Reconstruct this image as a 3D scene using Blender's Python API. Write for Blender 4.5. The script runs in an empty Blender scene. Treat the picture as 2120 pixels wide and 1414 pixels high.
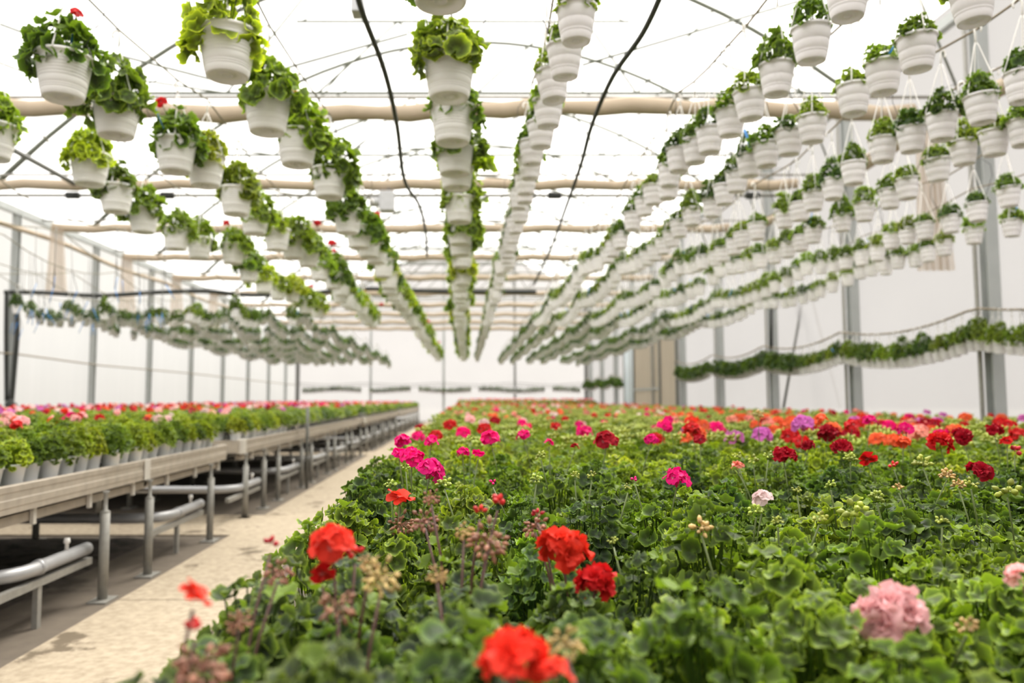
import bpy, math, random
import numpy as np
from math import sin, cos, pi, radians
from mathutils import Vector

random.seed(7)
rng = np.random.default_rng(11)
COL = bpy.context.scene.collection
SC = bpy.context.scene

# ------------------------------------------------------------------ camera numbers
F = 1600.0                      # focal length in pixels of the 2120 x 1414 frame
PX0, PYC = 964.0, 707.0
H = 1.25                        # lens height
TH = math.atan(118.0 / F)
CT, ST = cos(TH), sin(TH)


def inv(px, py, Z):
    """The place at height Z that stands at a pixel of the photograph."""
    dz = Z - H
    t = (PYC - py) / F
    Y = dz * (CT - t * ST) / (ST + t * CT)
    d = Y * CT + dz * ST
    return (px - PX0) / F * d, Y


def at_depth(px, py, Y):
    t = (PYC - py) / F
    dz = Y * (ST + t * CT) / (CT - t * ST)
    d = Y * CT + dz * ST
    return Vector(((px - PX0) / F * d, Y, H + dz))


# ------------------------------------------------------------------ materials
def new_mat(name):
    m = bpy.data.materials.new(name)
    m.use_nodes = True
    nt = m.node_tree
    b = nt.nodes['Principled BSDF']
    return m, nt, b


def plain(name, col, rough=0.5, metal=0.0, noise=0.0, scale=20.0, bump=0.0, spec=0.5):
    m, nt, b = new_mat(name)
    b.inputs['Roughness'].default_value = rough
    b.inputs['Metallic'].default_value = metal
    b.inputs['Specular IOR Level'].default_value = spec
    n = nt.nodes.new('ShaderNodeTexNoise')
    n.inputs['Scale'].default_value = scale
    n.inputs['Detail'].default_value = 5
    tc = nt.nodes.new('ShaderNodeTexCoord')
    nt.links.new(tc.outputs['Object'], n.inputs['Vector'])
    mx = nt.nodes.new('ShaderNodeMix')
    mx.data_type = 'RGBA'
    mx.inputs[6].default_value = (*[c * (1 - noise) for c in col], 1)
    mx.inputs[7].default_value = (*[min(1, c * (1 + noise)) for c in col], 1)
    nt.links.new(n.outputs['Fac'], mx.inputs[0])
    nt.links.new(mx.outputs[2], b.inputs['Base Color'])
    if bump:
        bp = nt.nodes.new('ShaderNodeBump')
        bp.inputs['Strength'].default_value = bump
        bp.inputs['Distance'].default_value = 0.01
        nt.links.new(n.outputs['Fac'], bp.inputs['Height'])
        nt.links.new(bp.outputs['Normal'], b.inputs['Normal'])
    return m


def leaf_mat(name, by_attr):
    """Geranium leaf: greyish green blade with a darker horseshoe zone, a pale rim with its lit edge painted in, and pale veins; lets light through."""
    m, nt, b = new_mat(name)
    N, L = nt.nodes.new, nt.links.new
    rad = N('ShaderNodeAttribute'); rad.attribute_name = 'rad'
    tone = N('ShaderNodeAttribute'); tone.attribute_name = 'tone'
    if by_attr:
        tint = N('ShaderNodeAttribute'); tint.attribute_name = 'tint'; tcol = tint.outputs['Color']
    else:
        tint = N('ShaderNodeObjectInfo'); tcol = tint.outputs['Color']
    cr = N('ShaderNodeValToRGB')
    e = cr.color_ramp.elements
    e[0].position, e[0].color = 0.0, (1.35, 1.3, 0.9, 1)
    e[1].position, e[1].color = 1.0, (3.3, 2.7, 2.1, 1)  # rim: pale green edge plus a backlit highlight painted into the ramp
    for p, c in ((0.16, (0.9, 0.95, 0.9)), (0.36, (0.56, 0.50, 0.80)), (0.62, (0.70, 0.66, 0.85)), (0.78, (1.08, 1.06, 1.0)), (0.9, (1.6, 1.5, 1.2))):
        x = cr.color_ramp.elements.new(p); x.color = (*c, 1)
    L(rad.outputs['Fac'], cr.inputs[0])
    mul = N('ShaderNodeMix'); mul.data_type = 'RGBA'; mul.blend_type = 'MULTIPLY'; mul.inputs[0].default_value = 1
    L(tcol, mul.inputs[6]); L(cr.outputs[0], mul.inputs[7])
    # tone > 1 marks the young leaves: yellower
    yl = N('ShaderNodeMix'); yl.data_type = 'RGBA'
    yl.inputs[7].default_value = (0.20, 0.30, 0.035, 1)
    mr = N('ShaderNodeMapRange'); mr.inputs['From Min'].default_value = 0.55; mr.inputs['From Max'].default_value = 1.6
    mr.inputs['To Max'].default_value = 0.75
    L(tone.outputs['Fac'], mr.inputs['Value']); L(mr.outputs[0], yl.inputs[0]); L(mul.outputs[2], yl.inputs[6])
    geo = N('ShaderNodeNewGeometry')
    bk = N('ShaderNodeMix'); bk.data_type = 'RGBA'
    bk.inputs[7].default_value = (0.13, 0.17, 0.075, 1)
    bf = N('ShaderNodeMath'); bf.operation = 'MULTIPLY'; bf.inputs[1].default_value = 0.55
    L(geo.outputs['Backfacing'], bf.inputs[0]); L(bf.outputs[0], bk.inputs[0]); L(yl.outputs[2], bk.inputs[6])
    L(bk.outputs[2], b.inputs['Base Color'])
    b.inputs['Roughness'].default_value = 0.55
    b.inputs['Specular IOR Level'].default_value = 0.18
    tr = N('ShaderNodeBsdfTranslucent')
    tm = N('ShaderNodeMix'); tm.data_type = 'RGBA'; tm.blend_type = 'MULTIPLY'; tm.inputs[0].default_value = 1
    tm.inputs[7].default_value = (1.6, 1.7, 0.45, 1)
    L(yl.outputs[2], tm.inputs[6]); L(tm.outputs[2], tr.inputs['Color'])
    ms = N('ShaderNodeMixShader'); ms.inputs[0].default_value = 0.3
    L(b.outputs[0], ms.inputs[1]); L(tr.outputs[0], ms.inputs[2])
    L(ms.outputs[0], nt.nodes['Material Output'].inputs['Surface'])
    return m


def petal_mat(name, by_attr):
    m, nt, b = new_mat(name)
    N, L = nt.nodes.new, nt.links.new
    rad = N('ShaderNodeAttribute'); rad.attribute_name = 'rad'
    tone = N('ShaderNodeAttribute'); tone.attribute_name = 'tone'
    if by_attr:
        tint = N('ShaderNodeAttribute'); tint.attribute_name = 'tint'; tcol = tint.outputs['Color']
    else:
        tint = N('ShaderNodeObjectInfo'); tcol = tint.outputs['Color']
    cr = N('ShaderNodeValToRGB')
    e = cr.color_ramp.elements
    e[0].position, e[0].color = 0.02, (1, 1, 1, 1)
    e[1].position, e[1].color = 0.2, (0, 0, 0, 1)
    L(rad.outputs['Fac'], cr.inputs[0])
    f = N('ShaderNodeMath'); f.operation = 'MULTIPLY'; f.inputs[1].default_value = 0.45
    L(cr.outputs[0], f.inputs[0])
    mx = N('ShaderNodeMix'); mx.data_type = 'RGBA'
    mx.inputs[7].default_value = (0.85, 0.6, 0.6, 1)
    L(f.outputs[0], mx.inputs[0]); L(tcol, mx.inputs[6])
    mr = N('ShaderNodeMapRange'); mr.inputs['To Min'].default_value = 0.78; mr.inputs['To Max'].default_value = 1.18
    L(tone.outputs['Fac'], mr.inputs['Value'])
    vm = N('ShaderNodeMix'); vm.data_type = 'RGBA'; vm.blend_type = 'MULTIPLY'; vm.inputs[0].default_value = 1
    L(mx.outputs[2], vm.inputs[6]); L(mr.outputs[0], vm.inputs[7])
    L(vm.outputs[2], b.inputs['Base Color'])
    b.inputs['Roughness'].default_value = 0.6
    b.inputs['Specular IOR Level'].default_value = 0.2
    tr = N('ShaderNodeBsdfTranslucent')
    L(vm.outputs[2], tr.inputs['Color'])
    ms = N('ShaderNodeMixShader'); ms.inputs[0].default_value = 0.3
    L(b.outputs[0], ms.inputs[1]); L(tr.outputs[0], ms.inputs[2])
    L(ms.outputs[0], nt.nodes['Material Output'].inputs['Surface'])
    return m


def tint_mat(name, rough=0.5):
    """Takes the object's own colour (buds, stalks)."""
    m, nt, b = new_mat(name)
    N, L = nt.nodes.new, nt.links.new
    oi = N('ShaderNodeObjectInfo')
    tone = N('ShaderNodeAttribute'); tone.attribute_name = 'tone'
    mr = N('ShaderNodeMapRange'); mr.inputs['To Min'].default_value = 0.6; mr.inputs['To Max'].default_value = 1.35
    L(tone.outputs['Fac'], mr.inputs['Value'])
    vm = N('ShaderNodeMix'); vm.data_type = 'RGBA'; vm.blend_type = 'MULTIPLY'; vm.inputs[0].default_value = 1
    L(oi.outputs['Color'], vm.inputs[6]); L(mr.outputs[0], vm.inputs[7])
    L(vm.outputs[2], b.inputs['Base Color'])
    b.inputs['Roughness'].default_value = rough
    return m


def thin(m, k):
    """Lets some light through a thin plastic wall."""
    nt = m.node_tree
    b = nt.nodes['Principled BSDF']
    tr = nt.nodes.new('ShaderNodeBsdfTranslucent')
    src = b.inputs['Base Color'].links[0].from_socket
    nt.links.new(src, tr.inputs['Color'])
    ms = nt.nodes.new('ShaderNodeMixShader')
    ms.inputs[0].default_value = k
    nt.links.new(b.outputs[0], ms.inputs[1]); nt.links.new(tr.outputs[0], ms.inputs[2])
    nt.links.new(ms.outputs[0], nt.nodes['Material Output'].inputs['Surface'])
    return m


def attr_mat(name, rough=0.5):
    m, nt, b = new_mat(name)
    a = nt.nodes.new('ShaderNodeAttribute'); a.attribute_name = 'tint'
    nt.links.new(a.outputs['Color'], b.inputs['Base Color'])
    b.inputs['Roughness'].default_value = rough
    return m


def film_mat(name, col, clear, streak=0.0, scale=(1, 1, 1)):
    """Greenhouse film: part of the light goes straight through, the rest is scattered forward."""
    m, nt, b = new_mat(name)
    N, L = nt.nodes.new, nt.links.new
    nt.nodes.remove(b)
    tp = N('ShaderNodeBsdfTransparent'); tp.inputs[0].default_value = (0.97, 0.97, 0.97, 1)
    tl = N('ShaderNodeBsdfTranslucent')
    df = N('ShaderNodeBsdfDiffuse')
    tc = N('ShaderNodeTexCoord'); mp = N('ShaderNodeMapping'); mp.inputs['Scale'].default_value = scale
    n = N('ShaderNodeTexNoise'); n.inputs['Scale'].default_value = 1.0; n.inputs['Detail'].default_value = 4
    L(tc.outputs['Object'], mp.inputs[0]); L(mp.outputs[0], n.inputs['Vector'])
    mx = N('ShaderNodeMix'); mx.data_type = 'RGBA'
    mx.inputs[6].default_value = (*[c * (1 - streak) for c in col], 1)
    mx.inputs[7].default_value = (*col, 1)
    L(n.outputs['Fac'], mx.inputs[0])
    L(mx.outputs[2], tl.inputs[0]); L(mx.outputs[2], df.inputs[0])
    s1 = N('ShaderNodeMixShader'); s1.inputs[0].default_value = 0.12
    L(tl.outputs[0], s1.inputs[1]); L(df.outputs[0], s1.inputs[2])
    s2 = N('ShaderNodeMixShader'); s2.inputs[0].default_value = clear
    L(s1.outputs[0], s2.inputs[1]); L(tp.outputs[0], s2.inputs[2])
    L(s2.outputs[0], nt.nodes['Material Output'].inputs['Surface'])
    return m


def ground_mat(name, c1, c2, c3, s1, s2, bump=0.3, patch=0.55, width=0.12):
    m, nt, b = new_mat(name)
    N, L = nt.nodes.new, nt.links.new
    tc = N('ShaderNodeTexCoord')
    n1 = N('ShaderNodeTexNoise'); n1.inputs['Scale'].default_value = s1; n1.inputs['Detail'].default_value = 8
    n2 = N('ShaderNodeTexNoise'); n2.inputs['Scale'].default_value = s2; n2.inputs['Detail'].default_value = 6
    n2.inputs['Roughness'].default_value = 0.65
    L(tc.outputs['Object'], n1.inputs['Vector']); L(tc.outputs['Object'], n2.inputs['Vector'])
    mx = N('ShaderNodeMix'); mx.data_type = 'RGBA'
    mx.inputs[6].default_value = (*c1, 1); mx.inputs[7].default_value = (*c2, 1)
    L(n1.outputs['Fac'], mx.inputs[0])
    mr = N('ShaderNodeMapRange'); mr.inputs['From Min'].default_value = patch; mr.inputs['From Max'].default_value = patch + width
    L(n2.outputs['Fac'], mr.inputs['Value'])
    m2 = N('ShaderNodeMix'); m2.data_type = 'RGBA'; m2.inputs[7].default_value = (*c3, 1)
    L(mr.outputs[0], m2.inputs[0]); L(mx.outputs[2], m2.inputs[6])
    L(m2.outputs[2], b.inputs['Base Color'])
    b.inputs['Roughness'].default_value = 0.85
    b.inputs['Specular IOR Level'].default_value = 0.2
    bp = N('ShaderNodeBump'); bp.inputs['Strength'].default_value = bump; bp.inputs['Distance'].default_value = 0.01
    L(n1.outputs['Fac'], bp.inputs['Height']); L(bp.outputs['Normal'], b.inputs['Normal'])
    return m


LEAF = leaf_mat('leaf', False)
LEAFA = leaf_mat('leaf_far', True)
PETAL = petal_mat('petal', False)
PETALA = petal_mat('petal_far', True)
TINT = tint_mat('bud')
ATTR = attr_mat('far_pot')
ATTR_THIN = thin(attr_mat('far_thin_pot'), 0.55)
WHITE = thin(plain('white_plastic', (0.97, 0.945, 0.925), 0.42, 0, 0.04, 8), 0.3)
WHITE2 = thin(plain('grey_white_plastic', (0.96, 0.925, 0.94), 0.45, 0, 0.05, 10), 0.35)
POTW = plain('nursery_pot', (0.93, 0.93, 0.93), 0.5, 0, 0.08, 15)
SOIL = plain('soil', (0.035, 0.024, 0.016), 0.95, 0, 0.5, 60, 0.5)
ALU = plain('weathered_aluminium', (0.42, 0.365, 0.30), 0.5, 0.12, 0.3, 14)
ALUB = plain('end_aluminium', (0.66, 0.62, 0.56), 0.45, 0.2, 0.08, 6)
GALV = plain('galvanised_steel', (0.29, 0.28, 0.255), 0.5, 0.15, 0.25, 30)
POST = plain('post_steel', (0.40, 0.415, 0.41), 0.5, 0.25, 0.12, 4)
DARKST = plain('dark_steel', (0.16, 0.16, 0.15), 0.5, 0.3, 0.15, 8)
PIPE = plain('heating_pipe', (0.42, 0.42, 0.43), 0.4, 0.3, 0.15, 12)
TRUSS = plain('truss_tube', (0.13, 0.14, 0.11), 0.5, 0.2, 0.1, 6)
BLACK = plain('black_rubber', (0.025, 0.026, 0.024), 0.6, 0, 0.3, 10)
TRAY = plain('black_tray', (0.018, 0.018, 0.018), 0.5, 0, 0.3, 60)
BLUE = plain('blue_tag', (0.02, 0.22, 0.62), 0.4, 0, 0.1, 10)
WIRE = plain('wire', (0.20, 0.18, 0.12), 0.6, 0.2, 0.2, 40)
ROPE = plain('brown_wire', (0.26, 0.21, 0.15), 0.7, 0, 0.2, 30)
SCREEN = plain('beige_screen_cloth', (0.43, 0.345, 0.255), 0.85, 0, 0.14, 5, 0.3)
CURT = film_mat('curtain_cloth', (0.80, 0.70, 0.60), 0.3, 0.25, (30, 30, 0.3))
ROOFF = film_mat('roof_film', (0.95, 0.95, 0.945), 0.42, 0.05, (0.4, 0.2, 0.4))
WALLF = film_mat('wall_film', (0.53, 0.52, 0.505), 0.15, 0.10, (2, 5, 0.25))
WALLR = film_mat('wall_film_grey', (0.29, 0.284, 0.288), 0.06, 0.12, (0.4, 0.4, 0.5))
DOORF = film_mat('door_sheet', (0.74, 0.68, 0.58), 0.12, 0.2, (2, 2, 0.6))
DOORB = plain('blue_door_sheet', (0.60, 0.66, 0.72), 0.5, 0, 0.05, 2)
DIRT = ground_mat('dirt_floor', (0.125, 0.105, 0.085), (0.20, 0.165, 0.13), (0.075, 0.064, 0.052), 9.0, 1.6, 0.4, 0.56)
PATHM = ground_mat('concrete_path', (0.24, 0.19, 0.13), (0.58, 0.49, 0.375), (0.17, 0.135, 0.095), 22.0, 2.1, 0.22, 0.60, 0.05)
SOILF = ground_mat('dark_gravel', (0.05, 0.042, 0.034), (0.12, 0.10, 0.085), (0.03, 0.026, 0.022), 40.0, 6.0, 0.9, 0.5)


# ------------------------------------------------------------------ mesh builder
class G:
    def __init__(s):
        s.V, s.R, s.T, s.P = [], [], [], []      # verts, rad, tone, (faces, material)
        s.n = 0
        s.C = []

    def add(s, V, faces, mat=0, rad=None, tone=0.5, tint=None):
        V = np.asarray(V, dtype=np.float32)
        k = len(V)
        s.V.append(V)
        s.R.append(np.zeros(k, np.float32) + 0.6 if rad is None else np.asarray(rad, np.float32))
        s.T.append(np.zeros(k, np.float32) + tone if np.isscalar(tone) else np.asarray(tone, np.float32))
        s.C.append(np.ones((k, 4), np.float32) if tint is None else np.tile(np.array([*tint[:3], 1], np.float32), (k, 1)) if np.ndim(tint) == 1 else np.asarray(tint, np.float32))
        for f in faces:
            f = np.asarray(f, dtype=np.int32)
            if f.size:
                s.P.append((f + s.n, mat))
        s.n += k
        return s

    def mesh(s, name, mats, smooth=True, tint=False):
        me = bpy.data.meshes.new(name)
        V = np.concatenate(s.V)
        me.vertices.add(len(V))
        me.vertices.foreach_set('co', V.ravel())
        loops = np.concatenate([f.ravel() for f, m in s.P])
        tot = np.concatenate([np.full(len(f), f.shape[1], np.int32) for f, m in s.P])
        mi = np.concatenate([np.full(len(f), m, np.int32) for f, m in s.P])
        st = np.concatenate([[0], np.cumsum(tot)[:-1]]).astype(np.int32)
        me.loops.add(len(loops))
        me.loops.foreach_set('vertex_index', loops.astype(np.int32))
        me.polygons.add(len(tot))
        me.polygons.foreach_set('loop_start', st)
        me.polygons.foreach_set('loop_total', tot)
        me.polygons.foreach_set('material_index', mi)
        me.polygons.foreach_set('use_smooth', np.full(len(tot), smooth, bool))
        a = me.attributes.new('rad', 'FLOAT', 'POINT'); a.data.foreach_set('value', np.concatenate(s.R))
        a = me.attributes.new('tone', 'FLOAT', 'POINT'); a.data.foreach_set('value', np.concatenate(s.T))
        if tint:
            a = me.attributes.new('tint', 'FLOAT_COLOR', 'POINT'); a.data.foreach_set('color', np.concatenate(s.C).ravel())
        for m in mats:
            me.materials.append(m)
        me.update(calc_edges=True)
        me.validate()
        return me


def link(name, me, parent=None, loc=(0, 0, 0), rot=(0, 0, 0), color=None):
    o = bpy.data.objects.new(name, me)
    COL.objects.link(o)
    o.location = loc
    o.rotation_euler = rot
    if parent is not None:
        o.parent = parent
    if color is not None:
        o.color = (*color[:3], 1)
    return o


def tag(o, label=None, cat=None, group=None, kind=None):
    if label: o['label'] = label
    if cat: o['category'] = cat
    if group: o['group'] = group
    if kind: o['kind'] = kind
    return o


def empty(name, loc, rz=0, label=None, cat=None, group=None, kind=None):
    o = bpy.data.objects.new(name, None)
    COL.objects.link(o)
    o.location = loc
    o.rotation_euler = (0, 0, rz)
    o.empty_display_size = 0.05
    return tag(o, label, cat, group, kind)


def tube(pts, r, n=8, cap=True):
    """Round bar along points; r one radius or one per point."""
    P = np.asarray([tuple(p) for p in pts], float)
    k = len(P)
    R = np.full(k, r, float) if np.isscalar(r) else np.asarray(r, float)
    T = np.gradient(P, axis=0)
    T /= np.linalg.norm(T, axis=1)[:, None] + 1e-12
    up = np.array([0, 0, 1.0]) if abs(T[0][2]) < 0.9 else np.array([1.0, 0, 0])
    V = []
    u = np.cross(T[0], up); u /= np.linalg.norm(u)
    for i in range(k):
        u = u - T[i] * np.dot(u, T[i]); u /= np.linalg.norm(u) + 1e-12
        w = np.cross(T[i], u)
        a = np.arange(n) * 2 * pi / n
        V.append(P[i] + R[i] * (np.cos(a)[:, None] * u + np.sin(a)[:, None] * w))
    V = np.concatenate(V)
    q = []
    for i in range(k - 1):
        for j in range(n):
            a, b = i * n + j, i * n + (j + 1) % n
            q.append((a, b, b + n, a + n))
    fs = [np.array(q)]
    if cap and n >= 3:
        c0, c1 = len(V), len(V) + 1
        V = np.vstack([V, P[0], P[-1]])
        t = [((j + 1) % n, j, c0) for j in range(n)]
        b = (k - 1) * n
        t += [(b + j, b + (j + 1) % n, c1) for j in range(n)]
        fs.append(np.array(t))
    return V, fs


def box(x0, x1, y0, y1, z0, z1):
    V = [(x, y, z) for x in (x0, x1) for y in (y0, y1) for z in (z0, z1)]
    return V, [np.array([(0, 1, 3, 2), (4, 6, 7, 5), (0, 4, 5, 1), (2, 3, 7, 6), (0, 2, 6, 4), (1, 5, 7, 3)])]


def lathe(prof, n=24, close=True):
    P = np.asarray(prof, float)
    a = np.arange(n) * 2 * pi / n
    V = np.concatenate([np.stack([p[0] * np.cos(a), p[0] * np.sin(a), np.full(n, p[1])], 1) for p in P])
    q = []
    for i in range(len(P) - 1):
        for j in range(n):
            x, y = i * n + j, i * n + (j + 1) % n
            q.append((x, y, y + n, x + n))
    fs = [np.array(q)]
    if close:
        V = np.vstack([V, (0, 0, P[0][1])])
        c = len(V) - 1
        fs.append(np.array([((j + 1) % n, j, c) for j in range(n)]))
    return V, fs


def bevel(o, w=0.004, seg=2):
    m = o.modifiers.new('bevel', 'BEVEL')
    m.width = w; m.segments = seg; m.limit_method = 'ANGLE'
    return o


def part(name, geo, mat, parent, smooth=True, color=None, loc=(0, 0, 0), kind=None, label=None):
    g = geo if isinstance(geo, G) else G().add(*geo)
    o = link(name, g.mesh(name, mat if isinstance(mat, list) else [mat], smooth), parent, loc, color=color)
    return tag(o, label=label, kind=kind)


ONES = ['', 'first', 'second', 'third', 'fourth', 'fifth', 'sixth', 'seventh', 'eighth', 'ninth', 'tenth', 'eleventh', 'twelfth',
        'thirteenth', 'fourteenth', 'fifteenth', 'sixteenth', 'seventeenth', 'eighteenth', 'nineteenth']
TENS = {2: ('twenty', 'twentieth'), 3: ('thirty', 'thirtieth'), 4: ('forty', 'fortieth'), 5: ('fifty', 'fiftieth'), 6: ('sixty', 'sixtieth'),
        7: ('seventy', 'seventieth'), 8: ('eighty', 'eightieth'), 9: ('ninety', 'ninetieth')}


def ordw(n):
    if n < 20: return ONES[n]
    t, u = divmod(n, 10)
    return TENS[t][1] if u == 0 else TENS[t][0] + '-' + ONES[u]


# ------------------------------------------------------------------ leaves, petals, plants
def leaf_tpl(seed, K=37, rings=(0.26, 0.54, 0.78, 0.92, 1.0), cup=0.35, ruf=0.10, fold=0.055):
    """Round geranium leaf, notched at the petiole, with seven shallow lobes, a crenate wavy rim and fan folds along the veins."""
    r_ = np.random.default_rng(seed)
    th = np.linspace(-pi * 0.92, pi * 0.92, K)
    ph, m = r_.uniform(0, 6), r_.integers(4, 7)
    hi = K > 12
    out = 1 - 0.12 * (np.abs(th) / pi) ** 2 + 0.055 * np.cos(7 * th + r_.uniform(-.3, .3)) + 0.035 * np.cos(19 * th + ph) * hi + r_.normal(0, 0.012, K)
    V, rad = [(0, 0, 0)], [0.0]
    for k, r in enumerate(rings):
        rr = r * (out if k == len(rings) - 1 else 1 + (out - 1) * r)
        z = cup * r * r * (1 + 0.35 * np.cos(th + ph)) + ruf * r ** 2.4 * np.sin(m * th + ph) + fold * r * np.cos(7 * th) * hi + 0.035 * r ** 6 * np.cos(19 * th + ph + 1.2) * hi - cup * 0.35 * r ** 4
        V += list(np.stack([rr * np.cos(th), rr * np.sin(th), z], 1))
        rad += [r] * K
    tri = [(0, 1 + j, 2 + j) for j in range(K - 1)]
    quad = []
    for k in range(len(rings) - 1):
        for j in range(K - 1):
            a = 1 + k * K + j
            quad.append((a, a + K, a + K + 1, a + 1))
    rad = np.array(rad, np.float32) * (1.0 if K > 12 else 0.55) + (0.0 if K > 12 else 0.33)
    return np.array(V, np.float32), [np.array(tri), np.array(quad)] if quad else [np.array(tri)], rad


LEAF_HI = [leaf_tpl(s, cup=c, ruf=u) for s, (c, u) in enumerate([(0.6, 0.16), (0.42, 0.2), (0.8, 0.13), (0.3, 0.22), (0.55, 0.22), (-0.3, 0.16), (0.95, 0.14)])]
LEAF_MID = [leaf_tpl(s, 10, (0.6, 1.0), c, 0.12) for s, c in enumerate((0.45, 0.3, 0.6, -0.2))]
LEAF_LO = [leaf_tpl(s, 7, (1.0,), c, 0.1) for s, c in enumerate((0.4, 0.25, -0.2))]


def frame(nrm, d):
    n = nrm / (np.linalg.norm(nrm) + 1e-9)
    d = d - n * np.dot(d, n)
    d = d / (np.linalg.norm(d) + 1e-9)
    return np.stack([d, np.cross(n, d), n], 1)      # columns x, y, z


def foliage(seed, n=46, R=0.10, h0=0.01, Hh=0.17, size=(0.022, 0.036), lod='hi', droop=0.0, phmax=100, young=0.2, side=None, pet=True, lean=0.75):
    """A domed geranium plant: leaves on petioles from the pot's middle. Origin on the pot's rim plane."""
    r_ = np.random.default_rng(seed)
    g = G()
    T = {'hi': LEAF_HI, 'mid': LEAF_MID, 'lo': LEAF_LO}[lod]
    for i in range(n):
        u = (i + 0.5) / n
        ph = radians(phmax) * (u ** 0.62) + r_.normal(0, 0.08)
        al = i * 2.39996 + r_.normal(0, 0.25)
        k = r_.uniform(0.72, 1.08)
        c = np.array([R * sin(ph) * cos(al) * k, R * sin(ph) * sin(al) * k, h0 + Hh * max(cos(ph), -0.45) * r_.uniform(0.72, 1.1)])
        if side is not None:
            c[:2] += np.array(side) * R * 0.35 * u
        if ph > 1.25 and droop:
            c[2] -= droop * r_.uniform(0.2, 1)
        outv = np.array([cos(al), sin(al), 0])
        nrm = np.array([0, 0, 1.0]) * (cos(ph) + 0.35) * lean + outv * sin(ph) * 0.75 + r_.normal(0, 0.28, 3)
        M = frame(nrm, outv + np.array([0, 0, -0.4]) + r_.normal(0, 0.5, 3))
        s = r_.uniform(*size) * (0.7 + 0.5 * u ** 0.4)
        V, fs, rad = T[r_.integers(len(T))]
        W = (V * s) @ M.T + c
        tone = r_.uniform(0, 0.5)
        if r_.random() < young and u < 0.5:
            tone = r_.uniform(0.7, 1.5)
        g.add(W, fs, 0, rad, tone)
        if pet:
            base = np.array([r_.normal(0, R * 0.12), r_.normal(0, R * 0.12), -0.012])
            mid = base * 0.4 + c * 0.6 + np.array([0, 0, -0.10 * R])
            v, f = tube([base, mid, c], 0.0012 * (R / 0.1) ** 0.7, 4, False)
            g.add(v, f, 0, np.full(len(v), 0.12), 0.45)
    return g


def petal_tpl(seed, nx=6, ny=5, w=1.12, curl=0.28, ruf=0.16):
    r_ = np.random.default_rng(seed)
    V, rad = [], []
    for i in range(nx):
        x = i / (nx - 1)
        wid = w * (0.12 + 0.88 * sin(min(1, x * 1.02) * pi * 0.66) ** 0.9) * 0.5
        for j in range(ny):
            y = (j / (ny - 1) * 2 - 1)
            xx = x * (1 - 0.10 * y * y * (x > 0.6))
            V.append((xx, y * wid, curl * (x * 0.55 - x * x * 0.7) + ruf * x * x * sin(y * 3.2 + seed * 1.7) * 0.7 + 0.10 * y * y * (1 - x)))
            rad.append(x)
    q = [(i * ny + j, (i + 1) * ny + j, (i + 1) * ny + j + 1, i * ny + j + 1) for i in range(nx - 1) for j in range(ny - 1)]
    return np.array(V, np.float32), [np.array(q)], np.array(rad, np.float32)


PET_HI = [petal_tpl(s) for s in range(5)]
PET_DB = [petal_tpl(20 + s, 6, 5, 0.95, 0.3, 0.34) for s in range(5)]
PET_LO = [petal_tpl(s, 2, 2, 1.1) for s in range(3)]


def floret(g, c, nrm, r, r_, double=False, pets=PET_HI, tint=None, mat=0):
    M0 = frame(np.asarray(nrm, float), r_.normal(0, 1, 3))
    rings = [(5, 1.0, 0.25)] if not double else [(6, 1.0, 0.12), (6, 0.86, 0.5), (5, 0.66, 0.9), (4, 0.45, 1.25)]
    if double and pets is PET_HI: pets = PET_DB
    for cnt, sc, tilt in rings:
        a0 = r_.uniform(0, 6)
        for k in range(cnt):
            a = a0 + k * 2 * pi / cnt + r_.normal(0, 0.12)
            t = tilt + r_.normal(0, 0.24 if double else 0.14)
            d = np.array([cos(a) * cos(t), sin(a) * cos(t), sin(t)])
            n = np.array([-cos(a) * sin(t), -sin(a) * sin(t), cos(t)])
            M = M0 @ frame(n, d)
            V, fs, rad = pets[r_.integers(len(pets))]
            g.add((V * r * sc * r_.uniform(0.88, 1.1)) @ M.T + c, fs, mat, rad if not double else np.maximum(rad, 0.3), r_.uniform(0.1, 0.9), tint)


def head(seed, n=8, R=0.026, rf=0.021, double=False, phm=95, flat=0.8, pets=PET_HI):
    r_ = np.random.default_rng(seed)
    g = G()
    for i in range(n):
        u = (i + 0.4) / n
        ph = radians(phm) * math.sqrt(u)
        al = i * 2.39996
        d = np.array([sin(ph) * cos(al), sin(ph) * sin(al), cos(ph) * flat])
        floret(g, d * R * r_.uniform(0.85, 1.1), d + np.array([0, 0, 0.25]), rf * r_.uniform(0.85, 1.12), r_, double, pets)
        if n > 1:
            v, f = tube([(0, 0, -R * 0.9), d * R * 0.9], 0.0011, 3, False)
            g.add(v, f, 1, None, 0.4)
    return g


def bud(g, c, d, L, r, r_, mat=0):
    M = frame(np.asarray(d, float), np.array([0.3, 0.5, 0.1]))
    prof = [(0.35 * r, 0), (0.9 * r, L * 0.25), (r, L * 0.5), (0.6 * r, L * 0.82), (0.12 * r, L)]
    v, f = lathe(prof, 6)
    g.add((np.asarray(v)) @ M.T + c, f, mat, None, r_.uniform(0, 1))


def buds(seed, n=14, R=0.02, L=0.011, r=0.0035, ph0=0, ph1=95):
    r_ = np.random.default_rng(seed)
    g = G()
    for i in range(n):
        ph = radians(ph0 + (ph1 - ph0) * math.sqrt((i + 0.5) / n)) + r_.normal(0, 0.12)
        al = i * 2.39996 + r_.normal(0, 0.2)
        d = np.array([sin(ph) * cos(al), sin(ph) * sin(al), cos(ph)])
        k = R * r_.uniform(0.6, 1.05)
        v, f = tube([(0, 0, 0), d * k * 0.6 + np.array([0, 0, 0.003]), d * k], 0.0008, 3, False)
        g.add(v, f, 0, None, 0.2)
        bud(g, d * k, d, L * r_.uniform(0.7, 1.15), r * r_.uniform(0.75, 1.15), r_)
    return g


STALKM = {}


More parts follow.
